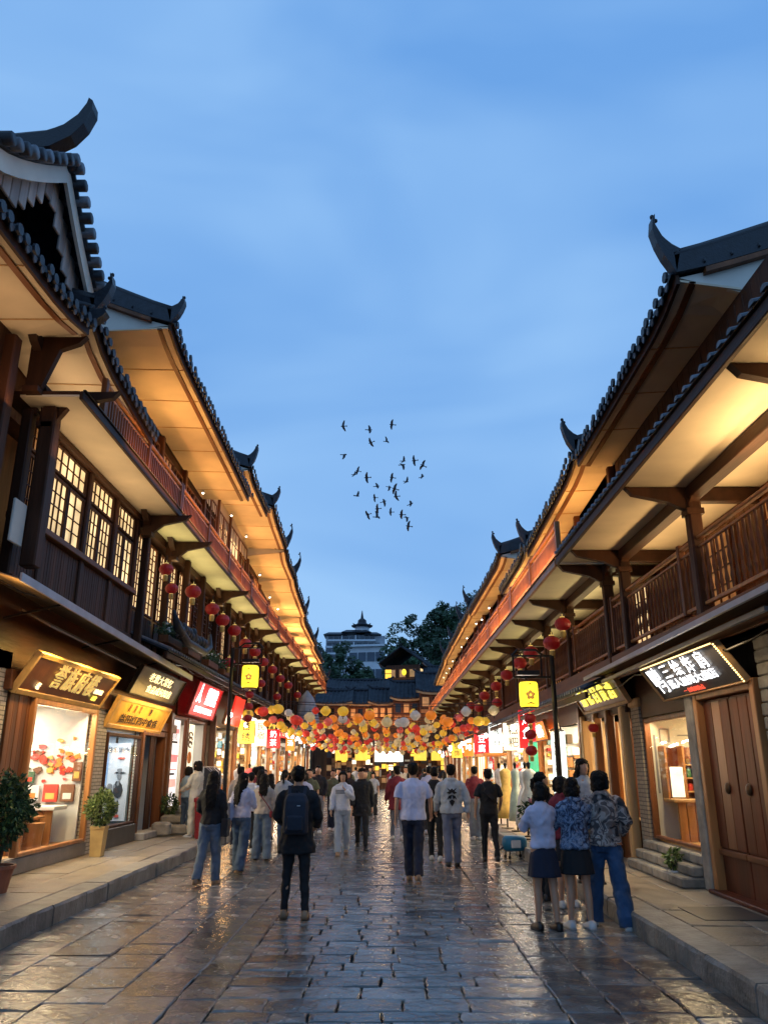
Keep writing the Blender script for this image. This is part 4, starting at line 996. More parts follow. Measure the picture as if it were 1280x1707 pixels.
for k in range(3): st(t, '鼎', .52, 1.55+k*.42, .58, white_lit, .85)
st(t, '贵州特产批发零售', .17, 1.5, .19, white_lit, 1.5)
t = sign('shop_sign', 'small plain glowing red sign immediately behind the left lamp post', -1, 4.9, 2.95, 25.2, 1.6, .9, .2, glow('lit scarlet face', (.95, .04, .02), .8, .1), None)
t = sign('shop_sign', 'large dark sign with glaring white characters and small red ones, right foreground', 1, 4.08, 2.62, 11.75, 2.75, .55, .62, board_dk, wood_pale, .02)
st(t, '鸭', .44, .36, .29, white_lit, 1.0, .004)
for k, ch in enumerate('三绘炸肩'): st(t, ch, .25, .86+k*.42, .395, white_lit, 1.2, .004)
st(t, '酱人加州大卤店', .145, 1.45, .205, white_lit, 1.6, .004); st(t, '一 自助网购点', .075, 1.30, .075, red_text, 1.5, .004)
m = MB()
for k in range(18): m.ell((2.75, .03+k*.03, .035), (.012, .012, .012), 5, 4)
for k in range(60): m.ell((.1+k*.044, .56, .035), (.010, .010, .010), 5, 4)
m.build('fairy_lights', glow('fairy light', (1, .75, .3), 3), t, world=False)
t = sign('shop_sign', 'brown sign with five yellow characters in a pale gold frame, right side', 1, 4.08, 2.74, 16.6, 3.1, .55, .5, board_br, wood_pale, .045)
for k, ch in enumerate('荔花自食酒'): st(t, ch, .40, .52+k*.50, .29, yellow_lit, .95)
# white vertical light box on pavement right
t = thing('light_box', 'tall white light box with a column of small grey characters behind the right lamp post', 'sign', (3.7, 17.6, .2))
m = MB(); m.bbox(-.06, .06, -.45, .45, .35, 2.25, .02); m.build('box_case', metal_g, t, world=False)
m = MB(); m.box(-.068, -.062, -.42, .42, .39, 2.21); m.box(-.42*0-.055, .055, -.462, -.452, .39, 2.21); m.build('lit_face', white_box, t, world=False)
m = MB(); m.box(-.2, .2, -.3, .3, 0, .35); m.build('box_foot', metal_b, t, world=False)
for k, ch in enumerate('黔味土特产'): text(ch, .15, t, (PI/2, 0, -PI/2), (-.07, .05, 1.95-k*.18), inkg, .001)
# green banner
t = thing('banner', 'green hanging cloth banner by the right hand shops', 'banner', (3.5, 19.6, .5))
m = MB(); ys = [-.5+i*.1 for i in range(11)]
m.strip([(.03*math.sin(q*9), q, .5) for q in ys], [(.03*math.sin(q*9+1), q, 1.75) for q in ys], (.008, 0, 0)); m.build('banner_cloth', glow('glowing green cloth', (.02, .62, .28), .75), t, world=False)  # cloth given its own glow in place of shop light on it
m = MB(); m.tube([(0, -.55, 1.76), (0, .55, 1.76)], .015, 6); m.build('banner_rod', metal_b, t, world=False)
# far shop signs hung at right angles and flat along both rows
SF = [red_board, glow('lit orange face', (1, .28, .03), .9), warm_box, white_box, glow('lit yellow face', (1, .68, .08), 1.1), red_board2, board_dk]
words = ['银饰', '米酒', '奶茶', '烤鱼', '苗绣', '特产', '豆腐', '酸汤鱼', '糍粑', '民宿', '牛肉粉', '咖啡']
places = []
for s, rows in ((-1, ly), (1, ry)):
    for (a, c) in rows:
        n = max(1, round((c-a)/2.6))
        for j in range(n): places.append((s, a+(j+.15)*(c-a)/n, (c-a)/n*.78))
ORD2 = ('first second third fourth fifth sixth seventh eighth ninth tenth eleventh twelfth thirteenth'.split()+['far']*27)
rowname = {-1: 'left row', 1: 'right row'}
fcol = ['glowing red', 'glowing orange', 'warm white lit', 'cool white lit', 'glowing yellow', 'dull red', 'dark']
for i, (s, y_, w) in enumerate(places):
    k = R.randrange(len(SF)); wd = words[i % len(words)]
    yy = y_ if s < 0 else y_+w
    h = R.uniform(.42, .6)
    t = sign('shop_sign', '%s shop sign reading %s, %s, %s from the camera' % (fcol[k], wd, rowname[s], ORD2[len([1 for p_ in places[:i] if p_[0] == s])]), s, (5.1 if s < 0 else 3.95), (2.95 if s < 0 else 2.3)+R.uniform(0, .12), yy, w, h, .25, SF[k], R.choice([None, wood_mid, wood_orange]), .03, group='far shop signs')
    st(t, wd, h*.7, w*.5, h*.45, R.choice([white_lit, gold_lit]) if k in (0, 1, 5, 6) else ink, 1.3, .006, .012)
# projecting vertical signs
for i, (s, y_, k) in enumerate(((1, 20.8, 0), (1, 23.2, 2), (1, 27, 3), (1, 31, 0), (1, 36, 1), (-1, 27.4, 4), (-1, 30.6, 2), (-1, 34, 0), (-1, 40, 1), (1, 42, 4))):
    d = 4.75 if s < 0 else 3.6; z_ = 2.45 if s < 0 else 2.15; sh = (.55, .75) if i % 2 else (.42, .95)
    t = thing('projecting_sign', '%s hanging sign reading %s sticking out from the %s' % (fcol[k], words[(i*5+3) % 12][:2], rowname[s]), 'sign', (s*d, y_, z_), 0, 'projecting signs over the shop doors')
    m = MB(); m.bbox(-sh[0]/2, sh[0]/2, -.05, .05, 0, sh[1], .01); m.build('sign_box', SF[k], t, world=False)
    m = MB(); m.tube([(s*.05, 0, sh[1]+.06), (s*.8, 0, sh[1]+.06)], .015, 6); m.tube([(0, 0, sh[1]), (0, 0, sh[1]+.06)], .01, 5); m.build('sign_arm', metal_b, t, world=False)
    for j, ch in enumerate(words[(i*5+3) % 12][:2]): text(ch, .3, t, (PI/2, 0, 0), (0, -.056, sh[1]*.72-j*.34), white_lit if k in (0, 1) else ink, .003)

# ================================================================== LANTERNS
LAN = {}
def lantern_mesh(kind, r, col, es):
    key = (kind, col[0], round(r, 2))
    if key in LAN: return LAN[key]
    paper = glow('lantern paper %s' % kind, col, es, .25, 8); m = MB()
    if kind.startswith('round') or kind.startswith('red'):
        prof = []
        for i in range(11):
            a = -PI/2+PI*i/10; prof.append((max(.25, math.cos(a))*r*(1+.03*(i % 2)), math.sin(a)*r*.86))
        m.lathe(prof, 14)
        m.cur = 1; m.lathe([(r*.3, r*.84), (r*.3, r*.95), (.01, r*.97)], 10); m.lathe([(r*.3, -r*.84), (r*.3, -r*.95), (.01, -r*.97)], 10)
    else:                                     # diamond paper lantern
        m.lathe([(r*.35, -r*.85), (r*.95, -r*.25), (r, 0), (r*.95, r*.25), (r*.35, r*.85)], 8); m.cur = 1; m.lathe([(r*.3, r*.85), (r*.28, r*.95)], 8)
    m.cur = 1; m.tube([(0, 0, r*.95), (0, 0, r*1.4)], .008, 4)
    if not kind.startswith('red'):
        m.tube([(0, 0, -r*.85), (0, 0, -r*1.35)], [.010, .014], 5); m.cur = 0
        for q in range(-3, 4): m.lathe([(r*.99*math.cos(q*.38)*1.02, r*.85*math.sin(q*.38)-.004), (r*.99*math.cos(q*.38)*1.035, r*.85*math.sin(q*.38)), (r*.99*math.cos(q*.38)*1.02, r*.85*math.sin(q*.38)+.004)], 12) if kind.startswith('round') else None
    LAN[key] = m.mesh('lantern', [paper, gold if kind.startswith('red') else metal_b]); return LAN[key]
strcols = {'red': (.70, .04, .02), 'orange': (.95, .26, .02), 'yellow': (.92, .52, .04), 'cream': (.74, .56, .28), 'pink': (.75, .12, .08), 'white': (.55, .52, .48)}
strs = {'red': .30, 'orange': .38, 'yellow': .36, 'cream': .25, 'pink': .30, 'white': .20}
cable = mat('lantern cable', (.015, .015, .015), .6)
nl = 0
ORD = 'first second third fourth fifth sixth seventh eighth ninth tenth eleventh twelfth thirteenth fourteenth fifteenth sixteenth seventeenth eighteenth nineteenth twentieth'.split()
row_y = [24.5+i*1.75 for i in range(17)]
for ri, yy in enumerate(row_y):
    x0, x1 = -4.45, 3.5
    zr = 2.95-.034*ri+R.uniform(-.05, .05); pts = []
    n = 16
    for k in range(n+1): u = k/n; pts.append((x0+(x1-x0)*u, yy, zr+.62+.10*(2*u-1)**2-.05+.10*(1-u)))
    m = MB(); m.tube([(a-x0, 0, c-zr) for a, b_, c in pts], .01, 4); o = m.build('lantern_string', cable); o.location = (x0, yy, zr)
    tag(o, '%s cable of paper lanterns across the street, counted from the camera' % ORD[ri], 'cable', 'lantern cables across the street')
    cnt = 17
    for k in range(cnt):
        u = (k+.5)/cnt; x = x0+(x1-x0)*u+R.uniform(-.08, .08)
        for lay_ in range(1):
            cn = R.choice(['red', 'red', 'orange', 'orange', 'yellow', 'yellow', 'cream', 'pink', 'cream'] if ri > 2 else ['red', 'orange', 'yellow', 'yellow', 'cream', 'pink', 'white']) if ri else R.choice(['orange', 'yellow', 'cream', 'red', 'yellow', 'orange', 'white'])
            r = R.choice([.13, .155]) if ri else .17
            kind = R.choice(['round', 'diamond']); me = lantern_mesh(kind+' '+cn, r, strcols[cn], strs[cn])
            zc = zr+.62+.10*(2*u-1)**2-.05+.10*(1-u)-r*1.4-R.choice([0, .10, .20, .30])
            o = inst('paper_lantern', me, None, (x, yy, zc), (0, 0, R.uniform(0, 3)))
            tag(o, '%s %s paper lantern on the %s street cable, %s' % (cn, kind, ORD[ri], 'far left end' if u < .2 else 'left of middle' if u < .4 else 'at the middle' if u < .6 else 'right of middle' if u < .8 else 'far right end'), 'lantern', 'paper lanterns strung across the street'); nl += 1
# red silk lanterns under the eaves
def red_lantern(loc, r, label, group, tassel=True):
    t = thing('red_lantern', label, 'lantern', loc, R.uniform(0, 3), group)
    me = lantern_mesh('red silk', .22, (.36, .010, .012), .14)
    inst('lantern_body', me, t, (0, 0, 0), (0, 0, 0), (r/.22,)*3, world=False)
    m = MB(); m.lathe([(r*.32, -r*.92), (r*.36, -r*1.25), (r*.3, -r*1.7), (.01, -r*1.72)], 10); m.build('tassel', mat('tassel yellow', (.6, .38, .10), .8, .2, 8), t, world=False)
    m = MB(); m.tube([(0, 0, r*1.3), (0, 0, r*2.1)], .008, 4); m.build('cord', cable, t, world=False)
for i, (x, y_, z_, r) in enumerate(((-4.75, 16.35, 5.75, .15), (-4.75, 16.9, 5.45, .14), (-4.7, 18.6, 5.75, .19), (-4.7, 20.8, 5.75, .19), (-4.7, 22.2, 5.7, .2), (-4.7, 24.0, 5.7, .2), (-4.7, 26, 5.6, .2), (-4.7, 28, 5.6, .2), (-4.7, 30, 5.5, .2), (-4.7, 32.5, 5.5, .2), (-4.7, 35, 5.4, .2), (-4.7, 38, 5.4, .2), (-4.7, 42, 5.3, .2), (-4.6, 46, 5.3, .2), (-4.6, 23.0, 4.6, .17), (-4.6, 27, 4.5, .17), (-4.6, 29, 4.6, .17), (-4.6, 33.5, 4.5, .17))):
    red_lantern((x, y_, z_), r, 'round red silk lantern hanging under the left balcony, %s' % ('small, first from the camera' if i == 0 else 'small, just behind the first' if i == 1 else 'by the carved canopy' if i == 2 else ORD[i]+' from the camera'), 'red lanterns under the left eaves')
for i, (x, y_, z_, r) in enumerate(((3.75, 16.6, 4.6, .17), (3.7, 17.6, 4.35, .19), (3.7, 20.2, 4.5, .19), (3.7, 22.0, 4.45, .19), (3.7, 24.5, 4.4, .19), (3.7, 27, 4.3, .19), (3.6, 29.5, 4.2, .19), (3.6, 26.2, 3.7, .17), (3.6, 31.5, 3.9, .18), (3.6, 34.5, 4.2, .2), (3.6, 38, 4.1, .2), (3.6, 41, 4.1, .2), (3.9, 15.3, 2.4, .10), (3.6, 45, 4.1, .2))):
    red_lantern((x, y_, z_), r, 'round red silk lantern hanging on the right row, %s' % ('upper one behind the balcony corner' if i == 0 else 'just below the balcony corner' if i == 1 else 'small, under the gold sign' if i == 12 else ORD[i]+' from the camera'), 'red lanterns along the right eaves')
# lamp posts with yellow lanterns
def lamp_post(x, y_, top, dirx, label, labl, side, flower):
    t = thing('lamp_post', label, 'lamp post', (x, y_, .2 if side < 0 else .2))
    b0 = .2
    m = MB(); m.lathe([(.11, 0), (.11, .12), (.07, .2), (.055, .5), (.048, top-b0)], 10); m.build('pole', metal_b, t, world=False)
    m = MB(); zt = top-b0; w = .62*dirx
    for dz in (0, -.42):
        m.tube([(0, 0, zt+dz), (w*1.25, 0, zt+dz)], .022, 6)
    for f in (.35, 1.25): m.tube([(w*f, 0, zt), (w*f, 0, zt-.42)], .02, 6)
    m.tube([(w*.3, 0, zt+.02), (w*.5, 0, zt+.12), (w*1.1, 0, zt+.12), (w*1.3, 0, zt+.0)], .025, 6)
    m.build('lamp_arm', metal_b, t, world=False)
    m = MB(); m.box(w*.45, w*1.15, -.12, .12, zt-.38, zt-.30); m.build('hood', metal_b, t, world=False)
    cx_, cz = x+w*.8, top-.42-.34
    q = thing('yellow_lantern', labl, 'lantern', (cx_, y_, cz), 0, 'yellow lanterns on the lamp posts')
    m = MB(); h = .30 if side < 0 else .255; r = .225 if side < 0 else .19
    m.lathe([(r*.82, -h), (r*.97, -h*.8), (r, 0), (r*.97, h*.8), (r*.82, h)], 16); m.build('lantern_shade', lamp_y, q, smooth=False, world=False)
    m = MB()
    for z_ in (-h, h): m.lathe([(r*.86, z_-.015), (r*.88, z_+.015), (.01, z_+.016)], 16)
    m.lathe([(.012, h), (.012, h+.1)], 6); m.build('lantern_band', mat('brown band', (.12, .04, .015), .6), q, world=False)
    m = MB(); a0 = PI/4*0
    for k in range(5):                         # plum flower emblem on the camera side
        aa = PI/2+k*2*PI/5; cx2, cz2 = .055*math.cos(aa), .055*math.sin(aa)-.02
        m.prism([(cx2+.038*math.cos(i*PI/4), cz2+.038*math.sin(i*PI/4)) for i in range(8)], 'y', -r-.010, -r+.006)
    m.prism([(-.10, -.20), (0, -.15), (.10, -.20), (0, -.18)], 'y', -r-.008, -r+.01); m.prism([(-.05, .17), (0, .21), (.05, .17), (0, .185)], 'y', -r-.008, -r+.01)
    m.build('flower_emblem', mat('emblem brown', (.25, .12, .02), .6), q, world=False)
    point((cx_, y_-.35, cz), 3, (1, .78, .3), .1)
    for k in range(3):
        red_lantern((cx_+R.uniform(-.03, .03), y_, cz-.46-k*.30), .115, '%s small red lantern hanging below the yellow one on the %s lamp post' % (['top', 'middle', 'bottom'][k], 'left' if side < 0 else 'right'), 'red lanterns on the lamp posts')
lamp_post(-4.1, 20.9, 4.72, 1, 'black iron lamp post on the left pavement', 'cylindrical yellow lantern on the left lamp post', -1, 0)
lamp_post(3.3, 15.8, 3.82, -1, 'black iron lamp post on the right pavement', 'cylindrical yellow lantern with flower emblem on the right lamp post', 1, 0)
# bare bulbs in front of shops
for i in range(26):
    s = -1 if i % 2 else 1; y_ = 22+i*1.35; d = (4.7 if s < 0 else 3.5)+R.uniform(-.2, .2); z_ = (3.0 if s < 0 else 2.5)+R.uniform(-.2, .3)
    if s > 0: y_ -= 3
    t = thing('bare_bulb', 'glaring white bulb before the %s shops, %s from the camera' % ('left' if s < 0 else 'right', ORD[i//2]), 'bulb', (s*d, y_, z_), 0, 'bulbs hung along the %s shops' % ('left' if s < 0 else 'right'))
    m = MB(); m.ell((0, 0, 0), (.07, .07, .085), 10, 7); m.build('bulb_glass', lamp_bulb, t, world=False, smooth=True)
    m = MB(); m.tube([(0, 0, .08), (0, 0, .4)], .012, 5); m.build('cord', cable, t, world=False)
    if i < 10: point((s*(d-.12), y_-.12, z_), 14, (1, .92, .78), .1)

# ================================================================== BACKGROUND
def hill(name, cx_, cy_, rx, ry_, h, z0=-.5):
    m = MB(); N = 28; rings = []
    for i in range(9):
        t = i/8; r = 1-t
        rings.append([(cx_+rx*r*math.cos(2*PI*k/N)*(1+.06*math.sin(k*1.7)), cy_+ry_*r*math.sin(2*PI*k/N), z0+h*(1-r*r)) for k in range(N)])
    m.loft(rings); return struct(m.build(name, mat('hill undergrowth', (.025, .045, .02), .9, .5, .3, .4, 2), smooth=True))
hill('hill', 30, 170, 46, 60, 23); hill('hill', -16, 150, 26, 36, 12)
def tree(x, y_, z0, h, rx, rz, mt, label, group, nleaf=2300, ls=.34, seed=0):
    rr = random.Random(seed); t = thing('tree', label, 'tree', (x, y_, z0), 0, group)
    m = MB(); m.tube([(0, 0, 0), (rr.uniform(-.2, .2), 0, h*.4), (rr.uniform(-.3, .3), .1, h*.85)], [.28, .2, .06], 7)
    for k in range(6):
        a = k*1.1; z_ = h*(.35+.07*k); m.tube([(0, 0, z_), (rx*.6*math.cos(a), rx*.6*math.sin(a), z_+rz*.4)], [.1, .03], 5)
    m.build('trunk', bark, t, world=False)
    cl = []
    for k in range(30):
        while 1:
            p = Vector((rr.uniform(-1, 1), rr.uniform(-1, 1), rr.uniform(-1, 1)))
            if .3 < p.length < 1: break
        cl.append((Vector((p.x*rx, p.y*rx, h*.72+p.z*rz)), rr.uniform(.18, .34)*rx))
    m = MB()
    for k in range(nleaf):
        c, r = cl[rr.randrange(30)]
        d = Vector((rr.gauss(0, 1), rr.gauss(0, 1), rr.gauss(0, 1))).normalized(); p = c+d*r*rr.uniform(.65, 1.1)
        u = Vector((rr.gauss(0, 1), rr.gauss(0, 1), rr.gauss(0, .6))).normalized(); w = u.orthogonal().normalized(); s_ = ls*rr.uniform(.5, 1.2)
        m.add([p-u*s_, p+w*s_*.5, p+u*s_, p-w*s_*.5], [(0, 1, 2, 3)])
    m.build('crown', mt, t, world=False); return t
tl = [(-12.5, 130, 9, 10.5, 3.4, 4.6), (-9.6, 128, 10, 9.8, 2.9, 4.4), (-6.6, 124, 9.5, 9.0, 2.9, 4.2), (-4.6, 122, 8.5, 7.4, 2.4, 3.4), (-8, 116, 7, 7.6, 3.0, 3.4), (-3.0, 118, 7.2, 6.2, 2.1, 3.0), (-11, 118, 7, 8, 3, 3.6)]
ltxt = ['tall dark tree behind the last left roof tip', 'bushy dark tree left of the white hotel wing', 'rounded green tree in front of the hotel', 'smaller tree at the foot of the hotel wing', 'low dense tree above the tiled street-end roofs, left', 'short tree by the lit yellow sign', 'dark tree mostly hidden by the last left house']
for i, a in enumerate(tl): tree(*a, leaf_d if i % 2 else leaf_c, ltxt[i], 'trees on the left hill', seed=i)
tr = [(1.2, 128, 10, 12.2, 2.9, 4.6), (4.4, 130, 12, 12.6, 3.2, 5.0), (7.8, 131, 13.5, 12.5, 3.2, 5.0), (10.6, 132, 15, 12.4, 3.0, 5.0), (13.4, 133, 16, 12.6, 3.2, 5.2), (16.5, 134, 17, 12, 3.4, 5), (2.5, 121, 8.5, 9, 3, 4), (6.0, 122, 10, 9.5, 3.2, 4.4), (9.6, 123, 11, 10, 3.2, 4.6), (13, 124, 12, 10, 3.2, 4.6), (9.0, 132, 16.5, 11.8, 1.9, 4.2)]
rtxt = ['leftmost tree of the dark wood on the right hill', 'second tree from the left on the right hill skyline', 'third tree from the left on the right hill skyline', 'tree with the highest top on the right hill', 'tree on the right hill partly behind the roof tips', 'rightmost hill tree, mostly behind the right row', 'lower front tree directly above the wooden pavilion', 'lower front tree in the middle of the right hill', 'lower front tree near the right row roofs', 'lower front tree hidden behind the right roofs', 'slender pointed tree rising from the right hill']
for i, a in enumerate(tr): tree(*a, leaf_c if i % 3 else leaf_d, rtxt[i], 'trees on the right hill', seed=20+i)
# hotel on the hill
hot_w = mat('hotel white cladding', (.60, .64, .68), .6, .1, .5); hot_g = mat('hotel glazing', (.05, .07, .10), .2, .3, .4, 0)
H = thing('hotel_tower', 'pale banded hotel with a little pavilion on its roof, on the far hill', 'building', (-11, 262, 0))
def win_row(b, x0, x1, y_, z0, z1, n, mt=hot_g, fr=hot_w, nm='window'):
    w = (x1-x0)/n
    for i in range(n):
        m = MB(); m.box(x0+i*w+.12, x0+(i+1)*w-.12, y_-.05, y_+.1, z0, z1); m.build(nm, mt, b)
m = MB(); m.box(-20.4, -.6, 262, 276, 10, 43.6); m.build('wall', mat('hotel wall', (.40, .43, .47), .7, .1, .5), H)
for k, (z_, x0, x1) in enumerate(((42.6, -19.6, -4), (40.4, -20.2, -2.2), (38.2, -20.6, -.8), (36.0, -20.8, -.4), (33.8, -20.8, -.4))):
    m = MB(); m.box(x0-.3, x1+.3, 260.9, 262, z_-.95, z_-.35); m.build('balcony_band', hot_w, H)
    win_row(H, x0, x1, 261.9, z_-.3, z_+.85, 9)
    for q in (x0+4.6, x0+9.2):
        m = MB(); m.box(q-.2, q+.2, 260.85, 261.9, z_-.95, z_+1.0); m.build('pier', hot_w, H)
m = MB()
for (x0, x1, z_) in ((-20.4, -14, 43.8), (-14.4, -6, 44.6), (-7, -2.6, 43.8)):
    m.loft([[(x0-.8, 260, z_), (x1+.8, 260, z_), (x1+.8, 270, z_), (x0-.8, 270, z_)], [(x0+.8, 262, z_+1.0), (x1-.8, 262, z_+1.0), (x1-.8, 268, z_+1.0), (x0+.8, 268, z_+1.0)]])
m.build('roof', tile, H)
m = MB(); m.lathe([(2.4, 44.6), (2.4, 46.8)], 8, (-8.4, 264, 0)); m.build('roof_pavilion', hot_w, H)
m = MB(); m.lathe([(3.7, 47.4), (3.4, 46.8), (2.6, 47.3), (1.5, 48.3), (1.4, 49.2), (.5, 49.9), (.1, 52.5)], 8, (-8.4, 264, 0))
for k in range(4): a = PI/4+k*PI/2; m.tube([(-8.4+3*math.cos(a), 264+3*math.sin(a), 47), (-8.4+4.2*math.cos(a), 264+4.2*math.sin(a), 47.7)], [.3, .1], 5)
m.build('pavilion_roof', tile, H)
H2 = thing('hotel_wing', 'lower white wing of the far hotel with two wide window bands', 'building', (-5, 200, 0))
m = MB(); m.loft([[(-10.2, 202, z_), (-.4, 200, z_), (-.4, 212, z_), (-10.2, 212, z_)] for z_ in (12, 31.0)]); m.build('wall', hot_w, H2)
for z_ in (27.3, 23.0):
    for i in range(4):
        a = i/4; b_ = (i+.9)/4; m = MB()
        xa, xb = -9.6+9*a, -9.6+9*b_; m.loft([[(xa, 201.86-2*a-.05, z_+q), (xb, 201.86-2*b_-.05, z_+q), (xb, 202.2-2*b_, z_+q), (xa, 202.2-2*a, z_+q)] for q in (0, 2.3)]); m.build('window', hot_g, H2)
m = MB(); m.loft([[(-10.8, 201, z_), (.2, 198.8, z_), (.2, 213, z_), (-10.8, 213, z_)] for z_ in (31.0, 31.5)]); m.build('roof_slab', hot_w, H2)

# timber houses closing the street's end
tile_far = mat('far dark roof tile', (.030, .033, .040), .75, .5, 2, .3, 8, spec=.2)
def gable_house(name, label, x0, x1, y0, y1, z0, zw, zr, mt=wood_dark, nwin=3, lit=.2, over=.5, group=None, bands=1, yaw=0):
    t = thing(name, label, 'building', ((x0+x1)/2, (y0+y1)/2, z0), yaw, group); w = (x1-x0)/2; d = (y1-y0)/2; H_ = zw-z0
    m = MB(); m.box(-w, w, -d, d, 0, H_); m.build('wall', mt, t, world=False)
    for k, sg in enumerate((-1, 1)):
        m = MB(); n = 6
        A = [(-w-over+(2*w+2*over)*i/n, sg*(d+over), H_-.05+.22*abs(2*i/n-1)**3) for i in range(n+1)]
        B = [(-w-over+(2*w+2*over)*i/n, 0, zr-z0+.2*abs(2*i/n-1)**3) for i in range(n+1)]
        m.strip(A, B, (0, 0, .12)); sl = m.build('roof', tile_far, t, world=False)
        m = MB(); q = int((2*w+2*over)/.35)
        for i in range(q):
            x = -w-over+.15+i*.35; e = abs(x/(w+over))**3*.2
            m.tube([(x, sg*(d+over), H_+.08+e), (x, 0, zr-z0+.14+e)], .07, 5)
        stuff(m.build('tile_rows', tile_far, t, world=False))
        m = MB(); m.strip([(p[0], p[1]-sg*.02, p[2]-.16) for p in A], [(p[0], p[1]-sg*.1, p[2]-.16) for p in A], (0, 0, .16)); m.build('fascia', wood_pale if bands == 2 else wood_mid, t, world=False)
    m = MB(); m.tube([(-w-over-.15, 0, zr-z0+.55), (-w, 0, zr-z0+.22), (w, 0, zr-z0+.22), (w+over+.15, 0, zr-z0+.55)], [.08, .14, .14, .08], 6); m.build('ridge', tile_far, t, world=False)
    ww = 2*w/nwin
    for i in range(nwin):
        a = -w+i*ww; zb = H_*.45 if H_ > 2 else .3
        m = MB(); m.box(a+ww*.12, a+ww*.88, -d-.06, -d+.02, H_-1.25, H_-.3); f = m.build('window', wood_mid, t, world=False)
        m = MB(); m.box(a+ww*.2, a+ww*.8, -d-.075, -d-.061, H_-1.15, H_-.4); m.build('pane', lit_pane if R.random() < lit else dim_pane if R.random() < .5 else dark_pane, f, world=False)
        m = MB(); m.box(a-.06, a+.06, -d-.1, -d+.02, 0, H_-.05); m.build('corner_post', wood_mid, t, world=False)
        m = MB(); m.box(a+.06, a+ww-.06, -d-.09, -d, H_-1.75, H_-1.4); m.build('rail_panel', wood_orange, t, world=False)
    return t
ends = [(-6.4, -3.3, 70, 6.95, 8.1, 'leftmost timber house across the street end'), (-3.3, -1.3, 70.6, 6.95, 8.2, 'second timber house from the left across the street end'), (-1.3, .6, 70.2, 7.0, 8.3, 'third timber house from the left across the street end'), (.6, 2.8, 69.2, 7.3, 8.8, 'fourth timber house across the street end, meeting the right row'), (2.8, 5.6, 67.5, 7.7, 9.4, 'rightmost timber house of the street end, eave rising to the right')]
for (x0, x1, y_, zw, zr, lab) in ends:
    gable_house('street_end_house', lab, x0, x1-.05, y_, y_+5, 0, zw, zr, wood_mid, 3, .15, .35, 'timber houses closing the street', 2)
    area(((x0+x1)/2, y_-1.2, 5.2), ((x0+x1)/2, y_, 6.4), x1-x0, .2, 26, ORANGE)
lit_front_t = thing('street_end_shop', 'bright white shop front glowing under the far timber houses', 'building', (0, 69, 0))
q = -4.9
while q < 4.6:
    w = R.uniform(.15, .5); z_ = R.uniform(.3, 1.2)
    while z_ < 3.4:
        h = R.uniform(.15, .6); m = MB(); m.bbox(q, q+w-.05, 66.7+R.uniform(0, .1), 66.85, z_, z_+h-.06, .01); m.build('lit_panel', R.choice([warm_box, glow('lit yellow face', (1, .68, .08), 1.1), wood_mid, wood_dark, dim_pane, board_dk, cream, wood_orange, dim_pane, wood_dark, board_dk, wood_orange]), lit_front_t); z_ += h
    q += w
m = MB(); m.box(-1.0, 1.3, 66.5, 66.62, 2.1, 2.9); m.build('lit_panel', white_box, lit_front_t)
for q in (-4.2, -2.6, 2.2, 3.6): m = MB(); m.box(q, q+1.0, 66.5, 66.62, 2.2, 3.0); m.build('lit_panel', MATS['lit yellow face'], lit_front_t)
point((0, 65.5, 3.4), 120, WARM2, .3)
m = MB(); m.box(-5.2, 5.2, 66.9, 69, 0, 4.4); m.build('wall', wood_mid, lit_front_t)
gable_house('hillside_house', 'low timber house with white wall lamps behind the street end roofs', -5.6, .1, 80, 85, 4, 9.0, 10.1, wood_dark, 5, .5, .5)
for i, (x, z_) in enumerate(((-3.5, 8.6), (-2.5, 8.7), (-1.4, 8.6))):
    o = MB(); o.ell((0, 0, 0), (.16, .16, .18), 8, 6); q = o.build('wall_lantern', warm_box); q.location = (x, 79.5, z_); tag(q, '%s pale round lantern on the low house behind the street end' % ['left', 'middle', 'right'][i], 'lantern', 'pale lanterns on the low hillside house')
pv_ = gable_house('pavilion_house', 'two storey timber pavilion with swept roof and one lit lantern', .1, 4.7, 86.6, 90.4, 5, 12.3, 14.0, wood_dark, 3, .35, .6, yaw=rad(72))
m = MB(); m.strip([(-3.4, 2.6, 4.9), (-3.4, -2.6, 4.9)], [(-2.3, 2.2, 5.6), (-2.3, -2.2, 5.6)], (0, 0, .1)); m.build('lower_roof', tile_far, pv_, world=False)
for i in range(3):
    m = MB(); m.box(-2.36, -2.3, -1.6+i*1.15, -.75+i*1.15, 5.9, 6.9); f = m.build('window', wood_mid, pv_, world=False); m = MB(); m.box(-2.38, -2.361, -1.5+i*1.15, -.85+i*1.15, 6.0, 6.8); m.build('pane', dim_pane, f, world=False)
railm = MB(); railm.box(-3.0, -2.9, -1.8, 1.8, 5.7, 5.8)
for i in range(19): railm.box(-2.98, -2.92, -1.8+i*.2, -1.76+i*.2, 5.0, 5.7)
railm.build('balcony_rail', wood_mid, pv_, world=False)
gable_house('hillside_house', 'dark timber house right of the pavilion behind the right row', 4.4, 9.5, 84, 90, 5, 10.6, 12.0, wood_dark, 4, .3, .5)
m = MB(); m.ell((0, 0, 0), (.24, .24, .34), 10, 7); o = m.build('pavilion_lantern', lamp_y); o.location = (1.85, 85.2, 11.4); tag(o, 'single glowing lantern on the far wooden pavilion', 'lantern')
t = thing('tower_sign', 'upright glowing yellow light sign below the far pavilion', 'sign', (.15, 84, 8.6))
m = MB(); m.bbox(-.32, .32, -.2, .2, 0, 2.9, .03); m.build('light_face', glow('lit amber column', (1, .55, .05), 1.6), t, world=False)
for k in range(4): m = MB(); m.box(-.35, .35, -.23, .23, .35+k*.7, .42+k*.7); m.build('sign_band', wood_mid, t, world=False)
